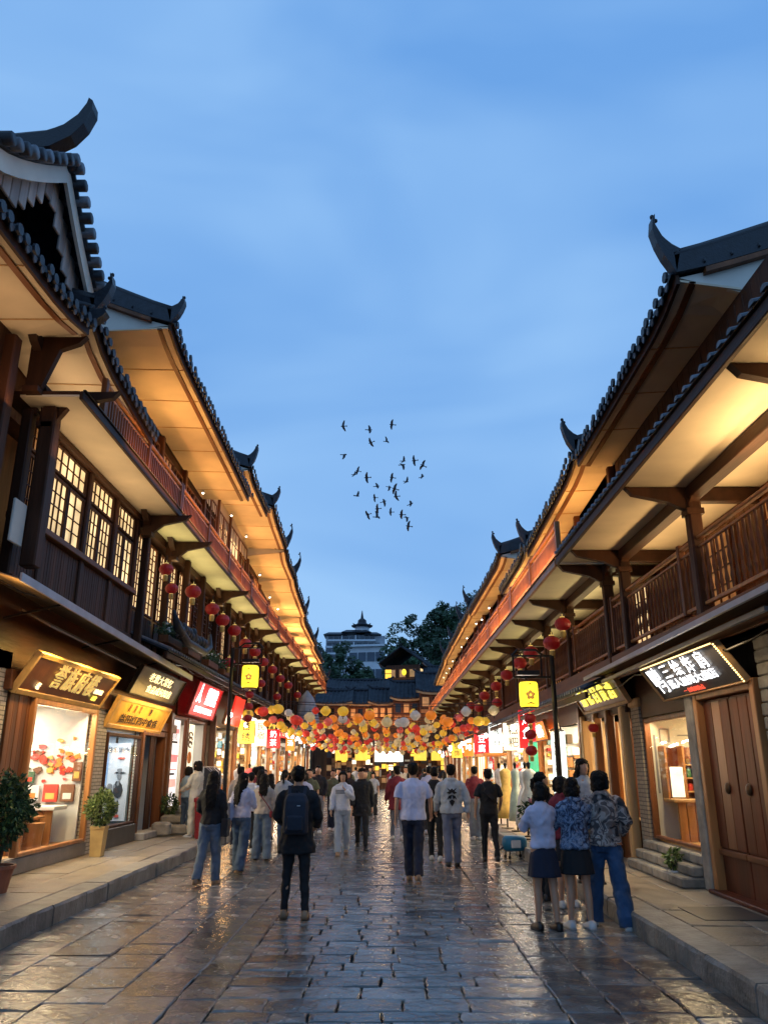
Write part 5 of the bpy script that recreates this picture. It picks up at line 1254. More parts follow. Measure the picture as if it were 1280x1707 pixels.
# grey dome canopy at far left
t = thing('parasol', 'pale grey folded parasol beside the last left houses', 'parasol', (-4.5, 45, .2))
m = MB(); m.lathe([(.75, 3.5), (.72, 4.0), (.6, 4.6), (.38, 5.2), (.05, 5.6)], 12); m.build('canopy', mat('grey canvas', (.35, .37, .4), .8), t, world=False)
m = MB(); m.tube([(0, 0, 0), (0, 0, 5.6)], .04, 6); m.build('pole', metal_b, t, world=False)

# ================================================================== BIRDS
birds = [(-3.3,26.3),(-1.3,26.2),(0.4,26.7),(0.0,25.6),(-1.2,25.2),(-3.2,24.2),(-2.2,23.2),(-2.4,22.4),(-1.5,22.4),(1.3,24.0),(2.1,23.9),(1.2,23.2),(2.7,23.15),(2.7,22.75),(0.4,22.4),(1.5,22.1),(0.6,21.7),(0.2,21.3),(0.7,21.2),(-0.7,21.4),(-0.9,21.1),(-2.2,20.9),(-0.7,20.2),(-0.2,20.3),(0.3,20.0),(1.8,20.4),(-1.4,19.5),(-0.7,19.1),(1.1,19.5),(1.5,19.3),(1.6,18.7)]
bm_ = mat('dark bird plumage', (.02, .024, .032), .7, .3)
def bird_mesh(fl):
    m = MB(); m.tube([(-.15, 0, 0), (-.11, 0, .005), (-.04, 0, 0), (.06, 0, -.01), (.14, 0, 0), (.24, 0, .0)], [.005, .03, .05, .045, .02, .03], 7)
    m.ell((-.13, 0, .012), (.032, .028, .028), 7, 5)
    m.add([(.13, 0, .005), (.26, -.05, 0), (.28, 0, .0), (.26, .05, 0), (.2, 0, -.012)], [(0, 1, 2, 3), (4, 3, 2, 1), (0, 3, 4), (0, 4, 1)])
    for s in (-1, 1):
        z1, z2 = fl*.10, fl*.16
        m.loft([[(-.08, s*.03, .01), (.07, s*.03, .01), (.07, s*.03, -.005), (-.08, s*.03, -.005)], [(-.09, s*.16, z1+.008), (.06, s*.16, z1+.008), (.06, s*.16, z1-.004), (-.09, s*.16, z1-.004)], [(.00, s*.33, z2+.003), (.07, s*.33, z2+.003), (.07, s*.33, z2), (.0, s*.33, z2)]])
    return m.mesh('bird', bm_)
bmesh_ = [bird_mesh(f) for f in (1, .3, -.8)]
bl = ['upper left', 'top centre', 'topmost right', 'near the top', 'middle of the upper group']
for i, (x, z_) in enumerate(birds):
    o = inst('bird', bmesh_[i % 3], None, (x, 55+R.uniform(-1, 1), z_), (rad(R.uniform(-75, -45)), R.uniform(-.3, .3), R.uniform(-.5, .5)+(PI if i % 2 else 0)), (.95+.35*R.random(),)*3)
    hx = 'left' if x < -1.6 else 'middle left' if x < -.3 else 'middle' if x < .8 else 'right' if x < 1.9 else 'far right'; hz = 'at the top' if z_ > 25 else 'high' if z_ > 23 else 'halfway' if z_ > 21.35 else 'low' if z_ > 20 else 'at the bottom'
    tag(o, 'small dark bird with spread wings, %s, %s of the flock' % (hz, hx), 'bird', 'flock of birds over the street')

# ================================================================== PLANTS, STREET THINGS
def potted(x, y_, z0, pot, pr, ph, cr_, cz, n, ls, mt, mt2, label, flowers=None, square=False, name='potted_plant'):
    t = thing(name, label, 'potted plant', (x, y_, z0))
    m = MB()
    if square: m.loft([[(sx*pr*k, sy*pr*k, z_) for sx, sy in ((-1, -1), (1, -1), (1, 1), (-1, 1))] for k, z_ in ((.8, 0), (1, ph*.9), (1.06, ph*.9), (1.06, ph), (.9, ph), (.9, ph-.05))])
    else: m.lathe([(pr*.72, 0), (pr*.9, ph*.6), (pr, ph*.86), (pr*1.1, ph*.87), (pr*1.1, ph), (pr*.95, ph), (pr*.93, ph-.04)], 16)
    p_ = m.build('pot', pot, t, world=False)
    m = MB(); m.lathe([(pr*.92, ph-.06), (pr*.5, ph-.02), (.02, ph-.02)], 12); m.build('earth', soil, p_, world=False)
    m = MB()
    for k in range(9):
        a = k*2.4; q = cr_*.7; m.tube([(0, 0, ph-.05), (.3*q*math.cos(a), .3*q*math.sin(a), (ph+cz)/2), (q*math.cos(a), q*math.sin(a), cz+cr_*R.uniform(-.3, .5))], [.014, .009, .004], 5)
    m.build('stem', bark, t, world=False)
    for part, mm_, nn in (('foliage', mt, n), ('young_leaves', mt2, n//3)):
        m = MB()
        for k in range(nn):
            d = Vector((R.gauss(0, 1), R.gauss(0, 1), R.gauss(0, 1))).normalized(); rr = cr_*R.uniform(.35, 1.05)**.6
            lump = 1+.18*math.sin(d.x*5+1)+.15*math.sin(d.y*6+d.z*4)
            p = Vector((d.x*rr*lump, d.y*rr*lump, cz+d.z*rr*1.08*lump)); u = (d+Vector((R.gauss(0, .6), R.gauss(0, .6), R.gauss(0, .6)-.3))).normalized(); w = u.orthogonal().normalized(); w = (w*math.cos(k)+u.cross(w)*math.sin(k))
            s_ = ls*R.uniform(.6, 1.3); up = u.cross(w)*s_*.15
            m.add([p, p+u*s_*.5+w*s_*.28+up, p+u*s_, p+u*s_*.5-w*s_*.28+up], [(0, 1, 2), (0, 2, 3)])
        m.build(part, mm_, t, world=False)
    if flowers:
        for k in range(16):
            a = R.uniform(0, 6.28); q = cr_*R.uniform(.2, 1); mm_ = MB(); mm_.ell((q*math.cos(a), q*math.sin(a)-.1, cz+cr_*R.uniform(.55, 1.0)), (.05, .05, .035), 7, 4); mm_.build('flower', flowers[k % len(flowers)], t, world=False)
    return t
potted(-4.92, 10.75, .2, terracotta, .20, .32, .34, .98, 2000, .075, leaf_a, leaf_b, 'big dark bushy shrub in a terracotta pot, far left of the pavement')
potted(-5.12, 14.95, .2, mat('yellow wood planter', (.50, .33, .12), .6, .2, 5), .12, .50, .25, .80, 1500, .06, leaf_b, leaf_a, 'round yellow green shrub in a tall square wooden planter by the brick pillar', square=True)
potted(2.96, 16.2, .2, mat('dark planter', (.03, .03, .028), .6), .22, .32, .31, .62, 1500, .08, leaf_a, leaf_b, 'dark leafy planter with pink and orange flowers beside the standing women', [GOODS[1], GOODS[7], GOODS[2]])
potted(3.95, 11.75, .2, white_paint, .075, .15, .10, .30, 160, .07, leaf_b, leaf_a, 'small plant in a white pot on the right shop steps')
potted(-5.2, 19.95, .2, stone_dark, .15, .3, .22, .62, 500, .07, leaf_a, leaf_b, 'small dark shrub by the left door frame')
for i, y_ in enumerate((17.2, 19.0, 21.2, 23.2)):
    t = thing('flower_box', ['nearest narrow box of white and pink blossoms on the left skirt roof', 'second box of blossoms along the left skirt roof', 'third box of blossoms along the left skirt roof, above the red sign', 'fourth box of blossoms, behind the left lamp post'][i], 'flower box', (-4.75, y_, 4.22), 0, 'flower boxes on the left skirt roof')
    m = MB(); m.bbox(-.10, .10, -.6, .6, 0, .16, .01); m.build('box', wood_mid, t, world=False)
    m = MB()
    for k in range(420):
        p_ = Vector((R.gauss(0, .09), R.uniform(-.62, .62), .2+R.uniform(0, .22))); u = Vector((R.gauss(0, 1), R.gauss(0, 1), R.gauss(.3, 1))).normalized(); w = u.orthogonal()
        m.add([p_, p_+u*.04+w*.02, p_+u*.08, p_+u*.04-w*.02], [(0, 1, 2), (0, 2, 3)])
    m.build('foliage', leaf_a, t, world=False)
    m = MB()
    for k in range(26): m.ell((R.gauss(.04, .07), R.uniform(-.6, .6), .3+R.uniform(-.08, .14)), (.03, .03, .022), 6, 4)
    stuff(m.build('blossoms', GOODS[7] if i % 2 else white_paint, t, world=False))
# stone seat by the door
t = thing('stone_seat', 'pile of rough pale stone blocks beside the dark left door', 'stone block', (-4.9, 20.3, .2))
for (a, c, e, f, g_, h) in ((-5.4, -4.6, 19.4, 20.9, .2, .42), (-5.35, -4.7, 19.7, 20.8, .425, .62), (-5.3, -4.8, 20.0, 20.6, .625, .8), (-5.35, -4.95, 19.0, 19.36, .2, .5)):
    m = MB(); m.bbox(a, c, e, f, g_, h, .05); m.build('stone_block', stone_rough, t)
# blue suitcase-like toy car bag on the road
t = thing('blue_case', 'small blue case with a white panel standing on the road near the planter', 'case', (2.5, 16.6, 0), .3)
m = MB(); m.loft([[(.24*k*math.cos(a)*1.1, .15*k*math.sin(a), z_) for a in [2*PI*i/14 for i in range(14)]] for k, z_ in ((.7, .14), (.95, .18), (1, .28), (.97, .36), (.8, .41))]); m.build('case_body', mat('blue plastic', (.03, .22, .38), .35), t, smooth=True, world=False)
m = MB(); m.bbox(-.14, .06, -.165, -.14, .2, .34, .01); m.build('white_panel', white_paint, t, world=False)
m = MB()
for sx in (-1, 1):
    for sy in (-1, 1): m.tube([(sx*.15, sy*.09, .14), (sx*.16, sy*.1, .02)], .015, 6); m.ell((sx*.16, sy*.1, .035), (.035, .02, .035), 8, 5)
m.build('wheels', metal_b, t, world=False)
m = MB(); m.tube([(-.22, 0, .22), (-.36, -.05, .16), (-.42, -.05, .17)], .014, 6); m.build('pull_handle', metal_b, t, world=False)
# dress mannequins and racks outside the right shops
for i, (x, y_, c, lab) in enumerate(((3.15, 18.3, (.62, .60, .50), 'pale cream'), (3.2, 19.1, (.62, .64, .66), 'silvery white'), (3.2, 20.6, (.5, .56, .45), 'pale green'), (3.1, 21.6, (.75, .5, .12), 'yellow'), (3.1, 22.8, (.7, .68, .6), 'ivory'), (-4.6, 25.5, (.7, .66, .6), 'off white'), (-4.6, 27.5, (.6, .1, .1), 'dark red'))):
    t = thing('dress_stand', '%s dress on a stand outside the %s shops' % (lab, 'right' if x > 0 else 'left'), 'dress stand', (x, y_, .2), R.uniform(0, 3), 'dress stands outside the shops')
    m = MB(); rings = []
    for k, (r, z_) in enumerate(((.30, .25), (.26, .5), (.2, .85), (.115, 1.05), (.15, 1.25), (.16, 1.38), (.06, 1.46))):
        rings.append([(r*(1+(.08 if k < 3 else 0)*math.sin(6*a))*math.cos(a), r*.7*math.sin(a), z_) for a in [2*PI*q/20 for q in range(20)]])
    m.loft(rings); m.build('dress', mat('dress '+lab, c, .8, .2, 8, .4, 14), t, world=False, smooth=True)
    m = MB(); m.lathe([(.16, 0), (.16, .02), (.02, .03), (.02, 1.46), (.035, 1.5), (.05, 1.58), (.0, 1.62)], 10); m.build('stand', metal_b, t, world=False)
t = thing('street_bin', 'dark red ribbed bin behind the long haired woman, left pavement', 'bin', (-4.05, 18.6, .2))
m = MB(); m.lathe([(.2, 0), (.24, .75), (.27, .76), (.27, .84), (.2, .86)], 14); m.build('bin_body', mat('dark red plastic', (.22, .015, .02), .4), t, world=False)
m = MB(); m.lathe([(.2, .861), (.12, .93), (.01, .94)], 14); m.build('lid', metal_b, t, world=False)
o = MB(); o.bbox(3.25, 3.95, 8.9, 9.7, .199, .212, .004); q = o.build('cover_plate', stone_dark); tag(q, 'dark rectangular cover plate set in the right pavement before the brown door', 'cover plate')
# orange and white striped stall
t = thing('striped_stall', 'orange and white striped stall among the right hand shops', 'stall', (3.2, 26, .2))
for k in range(7):
    m = MB(); m.bbox(2.95, 3.0, 24.6+k*.3, 24.88+k*.3, .2, 2.0, .01); m.build('stall_panel', SF[1] if k % 2 == 0 else warm_box, t)
m = MB(); m.bbox(2.9, 3.6, 24.5, 26.8, 2.02, 2.1, .01); m.build('stall_top', GOODS[1], t)
point((2.6, 26, 1.9), 12, (1, .7, .4))
for i in range(6): point((-2.4+(i % 3)*2.4, 29+i*4.2, 2.2), 10, (1, .52, .2), .25)

# ================================================================== PEOPLE
skin = mat('skin', (.56, .30, .18), .5, .08, 8, .05, 60, spec=.4)
hairm = mat('black hair', (.007, .005, .004), .6, .4, 14, .6, 60, (1, 1, .12), spec=.2)
eye_w = mat('eye white', (.7, .68, .65), .3, 0, bump=0); eye_d = mat('eye dark', (.02, .012, .01), .2, 0, bump=0); lip = mat('lip', (.45, .14, .12), .5, 0, bump=0)
def cloth(n, c, r=.85, b=1.0): return mat('cloth '+n, c, r, .25, 6, b, 9, (1, 1, .6))
BLK = cloth('black', (.010, .010, .012)); BLK2 = cloth('soft black', (.018, .017, .02)); NAVY = cloth('navy', (.012, .016, .035)); WHT = cloth('white', (.66, .66, .70)); LAV = cloth('lavender white', (.56, .55, .68))
JEAN = cloth('blue jean', (.05, .085, .14)); JEAN2 = cloth('pale jean', (.10, .14, .20)); GREY = cloth('grey', (.20, .21, .24)); BEI = cloth('beige', (.42, .36, .31)); CRM = cloth('cream', (.58, .53, .42)); JEAN3 = cloth('deep jean', (.03, .075, .16)); LGREY = cloth('light grey', (.42, .45, .48)); SKYC = cloth('washed blue', (.22, .33, .48)); REDC = cloth('dark red', (.2, .02, .03)); GRN = cloth('olive', (.10, .11, .06)); TAN = cloth('tan', (.3, .2, .12))
shoe_b = mat('black shoe', (.015, .013, .012), .4); shoe_w = mat('white shoe', (.6, .58, .55), .5); shoe_t = mat('tan shoe', (.3, .18, .1), .6)
stripe = print_mat('striped jumper', (.6, .6, .62), [(.60, .60, .63), (.60, .60, .63), (.58, .58, .62)], 4)
prt1 = print_mat('printed jacket', (.4, .35, .34), [(.025, .022, .025), (.20, .15, .13), (.40, .33, .29), (.10, .08, .08), (.50, .42, .36), (.55, .20, .08)], 6.5, 1.0)
prt2 = print_mat('blue marbled jacket', (.2, .25, .4), [(.02, .025, .05), (.05, .07, .13), (.12, .18, .30), (.26, .32, .42), (.07, .10, .18), (.34, .38, .45)], 8, 3.0)
BAKE = []
def modded(o, vox, disp=0, sm=0):
    r = o.modifiers.new('remesh', 'REMESH'); r.mode = 'VOXEL'; r.voxel_size = vox; r.use_smooth_shade = True
    s_ = o.modifiers.new('smooth', 'SMOOTH'); s_.factor = .5; s_.iterations = 2+sm
    if disp:
        if 'folds' not in bpy.data.textures:
            tx = bpy.data.textures.new('folds', 'CLOUDS'); tx.noise_scale = .09; tx.noise_depth = 1
        if 'strands' not in bpy.data.textures:
            tx = bpy.data.textures.new('strands', 'CLOUDS'); tx.noise_scale = .03; tx.noise_depth = 2
        d = o.modifiers.new('folds', 'DISPLACE'); d.texture = bpy.data.textures['strands' if o.name.startswith('hair') else 'folds']; d.strength = disp; d.mid_level = .5; d.texture_coords = 'LOCAL'
    BAKE.append(o)
def ringz(z, rx, ry_, y0=0, x0=0, n=14, tw=0): return [(x0+rx*math.cos(2*PI*k/n), y0+ry_*math.sin(2*PI*k/n), z) for k in range(n)]
def person(x, y_, rotz, H=1.7, sex='m', top=('tee', BLK), bottom=('trousers', BLK), hair='short', shoes=shoe_b, label='', group=None,
           legs=((0, 0), (0, 0)), arms=((0, 8, 15), (0, 8, 15)), hero=True, z0=0, stance=.10, headyaw=0, headpitch=0, wide=0, hairmat=None, sh=1.0):
    """legs: (swing deg forward, knee bend) left/right; arms: (swing forward, outward, elbow bend)"""
    k = H/1.7; t = thing('person', label, 'person', (x, y_, z0), rotz, group); vox = .0115 if hero else .02
    f = sex == 'f'; sw = (.165 if f else .185)*sh
    def S(m):
        m.v = [(a*k, b*k, c*k) for a, b, c in m.v]; return m
    # joints
    J = {}
    low = 0
    for i, s in enumerate((-1, 1)):
        a, kn = rad(legs[i][0]), rad(legs[i][1]); hip = Vector((s*.085, 0, .90)); 
        kneep = hip+Vector((s*(stance-.085)*.5, math.sin(a)*.43, -math.cos(a)*.43)); b = a-kn
        ank = kneep+Vector((s*(stance-.085)*.5, math.sin(b)*.40, -math.cos(b)*.40)); J[s] = [hip, kneep, ank, b]
    low = min(J[-1][2].z, J[1][2].z)-.075
    for s in (-1, 1):
        sa = [rad(v) for v in arms[(s+1)//2]]; shp = Vector((s*sw, 0, 1.385))
        up = Vector((s*math.sin(sa[1]), math.sin(sa[0])*math.cos(sa[1]), -math.cos(sa[0])*math.cos(sa[1]))).normalized()
        el = shp+up*.27; fw = sa[0]+sa[2]
        inn = -s*max(0, math.degrees(sa[2])-30)/90*.8 if math.degrees(sa[2]) > 30 else s*.06
        fo = Vector((inn, math.sin(fw), -math.cos(fw))).normalized(); wr = el+fo*.24; J[s*2] = [shp, el, wr, fo]
    dz = Vector((0, 0, -low))
    def D(p): return tuple(Vector(p)+dz)
    # body: one mesh
    m = MB()
    gw = .9 if f else 1
    m.loft([ringz(z+dz.z, rx*gw, ry_, yo) for z, rx, ry_, yo in ((.82, .13, .095, 0), (.90, .16, .11, -.005), (.98, .15, .10, 0), (1.08, .13, .09, .005), (1.2, .15, .105, .005), (1.32, .17, .11, 0), (1.40, .15, .085, -.005), (1.45, .07, .06, -.005), (1.50, .052, .055, 0), (1.56, .05, .055, .01))])
    for s in (-1, 1):
        h_, kn, an, b = J[s]; q = .92 if f else 1; q2 = q if bottom[0] == 'skirt' else .74
        m.tube([D(h_+Vector((0, 0, .03))), D(h_*.6+kn*.4), D(kn), D(kn*.65+an*.35+Vector((0, -.012, 0))), D(an)], [.088*q2, .078*q2, .054*q2, .054*q2, .036*q2], 12)
        m.tube([D(an+Vector((0, -.05, -.045))), D(an+Vector((0, .03, -.035))), D(an+Vector((0, .15, -.055)))], [(.034, .03), (.038, .032), (.03, .018)], 8)
        a, e, w, fo = J[s*2]
        m.tube([D(a+Vector((-s*.07, 0, .0))), D(a+Vector((-s*.03, 0, -.01))), D(a*.5+e*.5), D(e), D(e*.6+w*.4), D(w)], [.035, .045*q, .041*q, .035*q, .033*q, .024*q], 10)
        # hand: palm, four unequal curled fingers, thumb from the palm's side
        side = Vector((0, 1, 0)); side = (side-fo*side.dot(fo)).normalized(); pn = fo.cross(side).normalized()*(-s)
        P0 = w; P1 = w+fo*.085
        m.tube([D(P0), D(P0+fo*.045), D(P1)], [(.024, .018), (.03, .016), (.034, .013)] if abs(fo.z) > .0 else .03, 10)
        if hero:
            for i_, (off, ln) in enumerate(((.028, .068), (.010, .078), (-.009, .072), (-.027, .056))):
                b0 = P1-fo*.012+side*off; b1 = b0+fo*ln*.5+pn*.004; b2 = b1+fo*ln*.28+pn*ln*.22; b3 = b2+fo*ln*.1+pn*ln*.24
                m.tube([D(b0), D(b1), D(b2), D(b3)], [.0095, .009, .0085, .007], 7)
            b0 = P0+fo*.02+side*.022; m.tube([D(b0), D(b0+side*.022+fo*.025+pn*.006), D(b0+side*.028+fo*.055+pn*.014)], [.012, .011, .009], 7)
        else: m.tube([D(P1), D(P1+fo*.05), D(P1+fo*.075+pn*.02)], [(.03, .013), (.026, .012), (.018, .01)], 8)
    # head
    hm = MB(); hc = Vector((0, .012, 1.595))
    hm.loft([ringz(z, rx, ry_, yo) for z, rx, ry_, yo in ((1.478, .02, .02, .055), (1.49, .042, .045, .045), (1.515, .056, .066, .028), (1.55, .068, .084, .014), (1.59, .075, .094, .008), (1.63, .077, .098, .0), (1.665, .066, .084, -.004), (1.69, .042, .055, -.006), (1.70, .01, .02, -.006))])
    hm.tube([(0, .094, 1.612), (0, .108, 1.585), (0, .112, 1.572), (0, .096, 1.562)], [.009, .012, .015, .010], 7)
    for s in (-1, 1):
        hm.ell((s*.078, .0, 1.588), (.010, .020, .030), 8, 6); hm.ell((s*.03, .083, 1.622), (.022, .012, .008), 8, 5); hm.ell((s*.038, .078, 1.565), (.02, .014, .02), 7, 5)
    hm.ell((0, .094, 1.536), (.020, .010, .009), 8, 5)
    RT = Matrix.Rotation(rad(headyaw), 4, 'Z') @ Matrix.Rotation(rad(headpitch), 4, 'X'); piv = Vector((0, 0, 1.50))
    def HT(mm): mm.v = [tuple(RT @ (Vector(v)-piv)+piv+dz) for v in mm.v]; return mm
    HT(hm); m.add(hm.v, hm.f)
    o = S(m).build('body', skin, t, True, world=False); modded(o, vox)
    if hero:
        for s in (-1, 1):
            e = MB(); e.ell((s*.031, .0875, 1.604), (.013, .006, .0065), 8, 6); S(HT(e)).build('eye', eye_w, o, True, world=False)
            e = MB(); e.ell((s*.031, .0925, 1.604), (.0055, .003, .0055), 8, 5); e.loft([[(s*.031+a, .094+q, 1.626+.004*(1-abs(a)/.02)+zz) for q, zz in ((0, 0), (0, .005), (-.008, .005), (-.008, 0))] for a in (-.02, 0, .018)]); S(HT(e)).build('brow', eye_d, o, True, world=False)
        e = MB(); e.ell((0, .101, 1.536), (.019, .005, .0065), 8, 5); S(HT(e)).build('mouth', lip, o, True, world=False)
    # hair
    hr = MB(); hm_ = hairmat or hairm
    hr.ell((0, -.018, 1.632), (.088, .100, .084), 14, 9)
    hr.ell((0, -.035, 1.60), (.083, .078, .085), 12, 8)
    if hair in ('short', 'fringe'):
        hr.tube([(-.05, .06, 1.685), (0, .075, 1.69), (.05, .06, 1.685)], [.02, .026, .02], 7)
        for q in range(14): a = q*2.39; hr.ell((.06*math.cos(a), -.02+.07*math.sin(a), 1.672+.012*math.sin(q*3)), (.024, .026, .022), 6, 5)
    if hair in ('bob', 'long', 'vlong', 'fringe'):
        hr.tube([(-.065, .055, 1.665), (0, .078, 1.672), (.065, .055, 1.665)], [.022, .02, .022], 7)
    if hair in ('bob', 'fringe', 'long', 'vlong'):
        hr.loft([[(sx_*1.0, yy, zz) for sx_, yy in ((-w_, .055+dy), (-w_*.5, .092+dy), (0, .104+dy), (w_*.5, .092+dy), (w_, .055+dy), (0, .03))] for zz, w_, dy in ((1.625, .078, -.008), (1.65, .08, -.006), (1.68, .07, -.012), (1.70, .05, -.03))])
    if hair == 'bob':
        hr.loft([ringz(z, rx, ry_, yo) for z, rx, ry_, yo in ((1.47, .06, .05, -.05), (1.50, .088, .075, -.04), (1.56, .096, .086, -.03), (1.62, .09, .088, -.02))])
        for s in (-1, 1): hr.tube([(s*.076, .045, 1.65), (s*.084, .045, 1.57), (s*.080, .035, 1.49)], [.024, .026, .018], 7)
    if hair in ('long', 'vlong'):
        zb = 1.27 if hair == 'long' else 1.15
        hr.loft([ringz(z, rx, ry_, yo) for z, rx, ry_, yo in ((zb, .05, .025, -.115), (zb+.07, .085, .045, -.115), (1.42, .098, .052, -.095), (1.50, .094, .066, -.06), (1.58, .092, .082, -.032), (1.64, .085, .085, -.02))])
        for s in (-1, 1): hr.tube([(s*.075, .035, 1.64), (s*.085, .025, 1.55), (s*.08, -.01, 1.45), (s*.075, -.06, 1.36)], [.022, .024, .03, .022], 8)
        for q in range(9): hr.tube([(-.08+.02*q, -.11, 1.5), (-.085+.0205*q, -.135, 1.35), (-.07+.0175*q, -.14, zb-.03+.03*math.sin(q*2))], [.014, .016, .005], 6)
    if hair == 'pony':
        hr.tube([(0, -.10, 1.62), (0, -.145, 1.6), (0, -.15, 1.5), (0, -.13, 1.36)], [.022, .032, .035, .01], 8)
    if hair == 'cap': hr.lathe([(.10, 1.64), (.102, 1.66), (.09, 1.70), (.05, 1.73), (.01, 1.735)], 14, (0, -.01, 0)); hr.tube([(0, .07, 1.65), (0, .16, 1.64)], [(.06, .01), (.05, .008)], 10)
    o = S(HT(hr)).build('hair', hm_, t, True, world=False); modded(o, .010 if hero else .018, .030)
    # clothes
    kind, tm = top; c = MB(); g_ = {'tee': .018, 'shirt': .018, 'sweater': .026, 'jacket': .032, 'coat': .034}[kind]
    hem = {'tee': .86, 'shirt': .93, 'sweater': .90, 'jacket': .88, 'coat': .70}[kind]
    fl = {'tee': .02, 'shirt': .01, 'sweater': .012, 'jacket': .02, 'coat': .045}[kind]
    c.loft([ringz(z+dz.z, (rx*(.93 if f else 1)+g_+w_)*sh, ry_+g_+w_*.7, yo) for z, rx, ry_, yo, w_ in ((hem, .15, .10, 0, fl), (hem+.06, .15, .102, 0, fl*.8), (1.05, .145, .098, 0, .0), (1.15, .152, .102, 0, 0), (1.27, .165, .11, 0, 0), (1.36, .17, .10, -.005, -.005), (1.42, .125, .08, -.008, -.01), (1.462, .07, .062, -.008, -.012), (1.478, .066, .06, -.006, -.012))])
    for s in (-1, 1):
        a, e, w, fo = J[s*2]; lr = g_*.75
        if kind == 'tee':
            c.tube([D(a+Vector((-s*.09, 0, .012))), D(a+Vector((-s*.035, 0, .006))), D(a*.85+e*.15+Vector((-s*.012, 0, 0))), D(a*.5+e*.5), D(a*.25+e*.75)], [.03, .040+lr*.6, .046+lr, .053+lr, .058+lr], 12)
        else:
            c.tube([D(a+Vector((-s*.09, 0, .010))), D(a+Vector((-s*.038, 0, .002))), D(a*.85+e*.15+Vector((-s*.012, 0, 0))), D(a*.5+e*.5), D(e), D(e*.5+w*.5), D(w-fo*.02), D(w)], [.03, .038+lr*.5, .043+lr*.95, .044+lr, .042+lr, .037+lr, .034+lr, .026+lr*.6], 12)
    if kind == 'jacket' and hair != 'vlong': c.tube([D((-.07, -.03, 1.46)), D((-.05, -.085, 1.45)), D((0, -.105, 1.44)), D((.05, -.085, 1.45)), D((.07, -.03, 1.46))], [.02, .035, .04, .035, .02], 8)
    o = S(c).build({'tee': 't_shirt', 'shirt': 'shirt', 'sweater': 'jumper', 'jacket': 'jacket', 'coat': 'coat'}[kind], tm, t, True, world=False); modded(o, .0125 if hero else .022, .040 if kind != 'tee' else .028)
    bk, bmt = bottom; c = MB()
    if bk == 'skirt':
        n = 40
        c.loft([[((rx*(1+fl2*math.cos(9*2*PI*q/n)))*math.cos(2*PI*q/n), (ry_*(1+fl2*math.cos(9*2*PI*q/n)))*math.sin(2*PI*q/n), z+dz.z) for q in range(n)] for z, rx, ry_, fl2 in ((.60, .215, .185, .04), (.72, .195, .165, .03), (.84, .178, .142, .015), (.95, .140, .108, 0), (1.03, .125, .095, 0))])
        o = S(c).build('skirt', bmt, t, True, world=False); modded(o, .0115 if hero else .02)
    else:
        wd = wide
        c.loft([ringz(z+dz.z, rx*gw+.012, ry_+.012, 0) for z, rx, ry_ in ((.80, .13, .09), (.88, .165, .115), (.97, .155, .105), (1.04, .145, .10))])
        for s in (-1, 1):
            h_, kn, an, b = J[s]
            c.tube([D(h_+Vector((0, 0, .02))), D(h_*.6+kn*.4), D(kn), D(kn*.55+an*.45), D(kn*.1+an*.9+Vector((0, -.01, 0))), D(an+Vector((0, -.01, -.015-(.03 if wd > .03 else 0))))], [.094, .086+wd*.4, .064+wd*.8, .058+wd, .052+wd*1.1, .052+wd*1.15], 14)
        o = S(c).build('trousers', bmt, t, True, world=False); modded(o, .0125 if hero else .022, .034)
    for s in (-1, 1):
        h_, kn, an, b = J[s]; c = MB(); A = an+dz
        c.loft([[(A.x+x_*wq, A.y+yy, A.z+zz) for x_, zz in ((-.042, -.075), (.042, -.075), (.045, -.055), (.036, -.055+hh), (0, -.045+hh), (-.036, -.055+hh), (-.045, -.055))] for yy, wq, hh in ((-.085, .55, .03), (-.07, .9, .06), (-.02, .95, .075), (.05, 1.0, .05), (.12, 1.08, .03), (.17, .95, .018), (.192, .5, .01))])
        S(c).build('shoe', shoes, t, True, world=False)
    return t
def backpack(t, H, mt=NAVY, label='', dz_=.0, zc=1.2):
    k = H/1.7; q = thing('backpack', label, 'backpack', tuple(t.location), t.rotation_euler.z)
    m = MB(); m.loft([[(w*x_*k, (-.135-d*y2)*k, (zc+zz)*k) for x_, y2 in ((-1, 0), (1, 0), (1.02, .6), (.8, 1), (-.8, 1), (-1.02, .6))] for zz, w, d in ((-.27, .12, .1), (-.25, .145, .14), (-.1, .15, .16), (.1, .145, .14), (.17, .12, .10), (.20, .07, .04))]); o = m.build('bag', mt, q, True, world=False); modded(o, .012, .012)
    m = MB(); m.loft([[(w*x_*k, (-.27-d*y2)*k, (zc-.12+zz)*k) for x_, y2 in ((-1, 0), (1, 0), (.8, 1), (-.8, 1))] for zz, w, d in ((-.11, .09, .03), (-.09, .11, .05), (.05, .11, .05), (.07, .09, .02))]); o = m.build('front_pocket', mt, q, True, world=False); modded(o, .01, .006)
    m = MB()
    for s in (-1, 1): m.tube([(s*.09*k, -.15*k, (zc+.17)*k), (s*.10*k, -.07*k, 1.475*k), (s*.11*k, .06*k, 1.44*k), (s*.13*k, .135*k, 1.3*k), (s*.16*k, .05*k, 1.08*k), (s*.12*k, -.13*k, (zc-.22)*k)], [(.022, .008)]*6, 8)
    m.tube([(-.03*k, -.15*k, (zc+.19)*k), (0, -.16*k, (zc+.24)*k), (.03*k, -.15*k, (zc+.19)*k)], .008, 6); m.build('strap', mt, q, world=False)
    m = MB(); m.bbox(.02*k, .06*k, -.285*k, -.26*k, (zc+.05)*k, (zc+.062)*k, .002); m.build('logo_patch', LGREY, q, world=False); return q
walk1 = ((14, 6), (-12, 10)); walk2 = ((-10, 12), (13, 4)); stand = ((1, 0), (-2, 1))
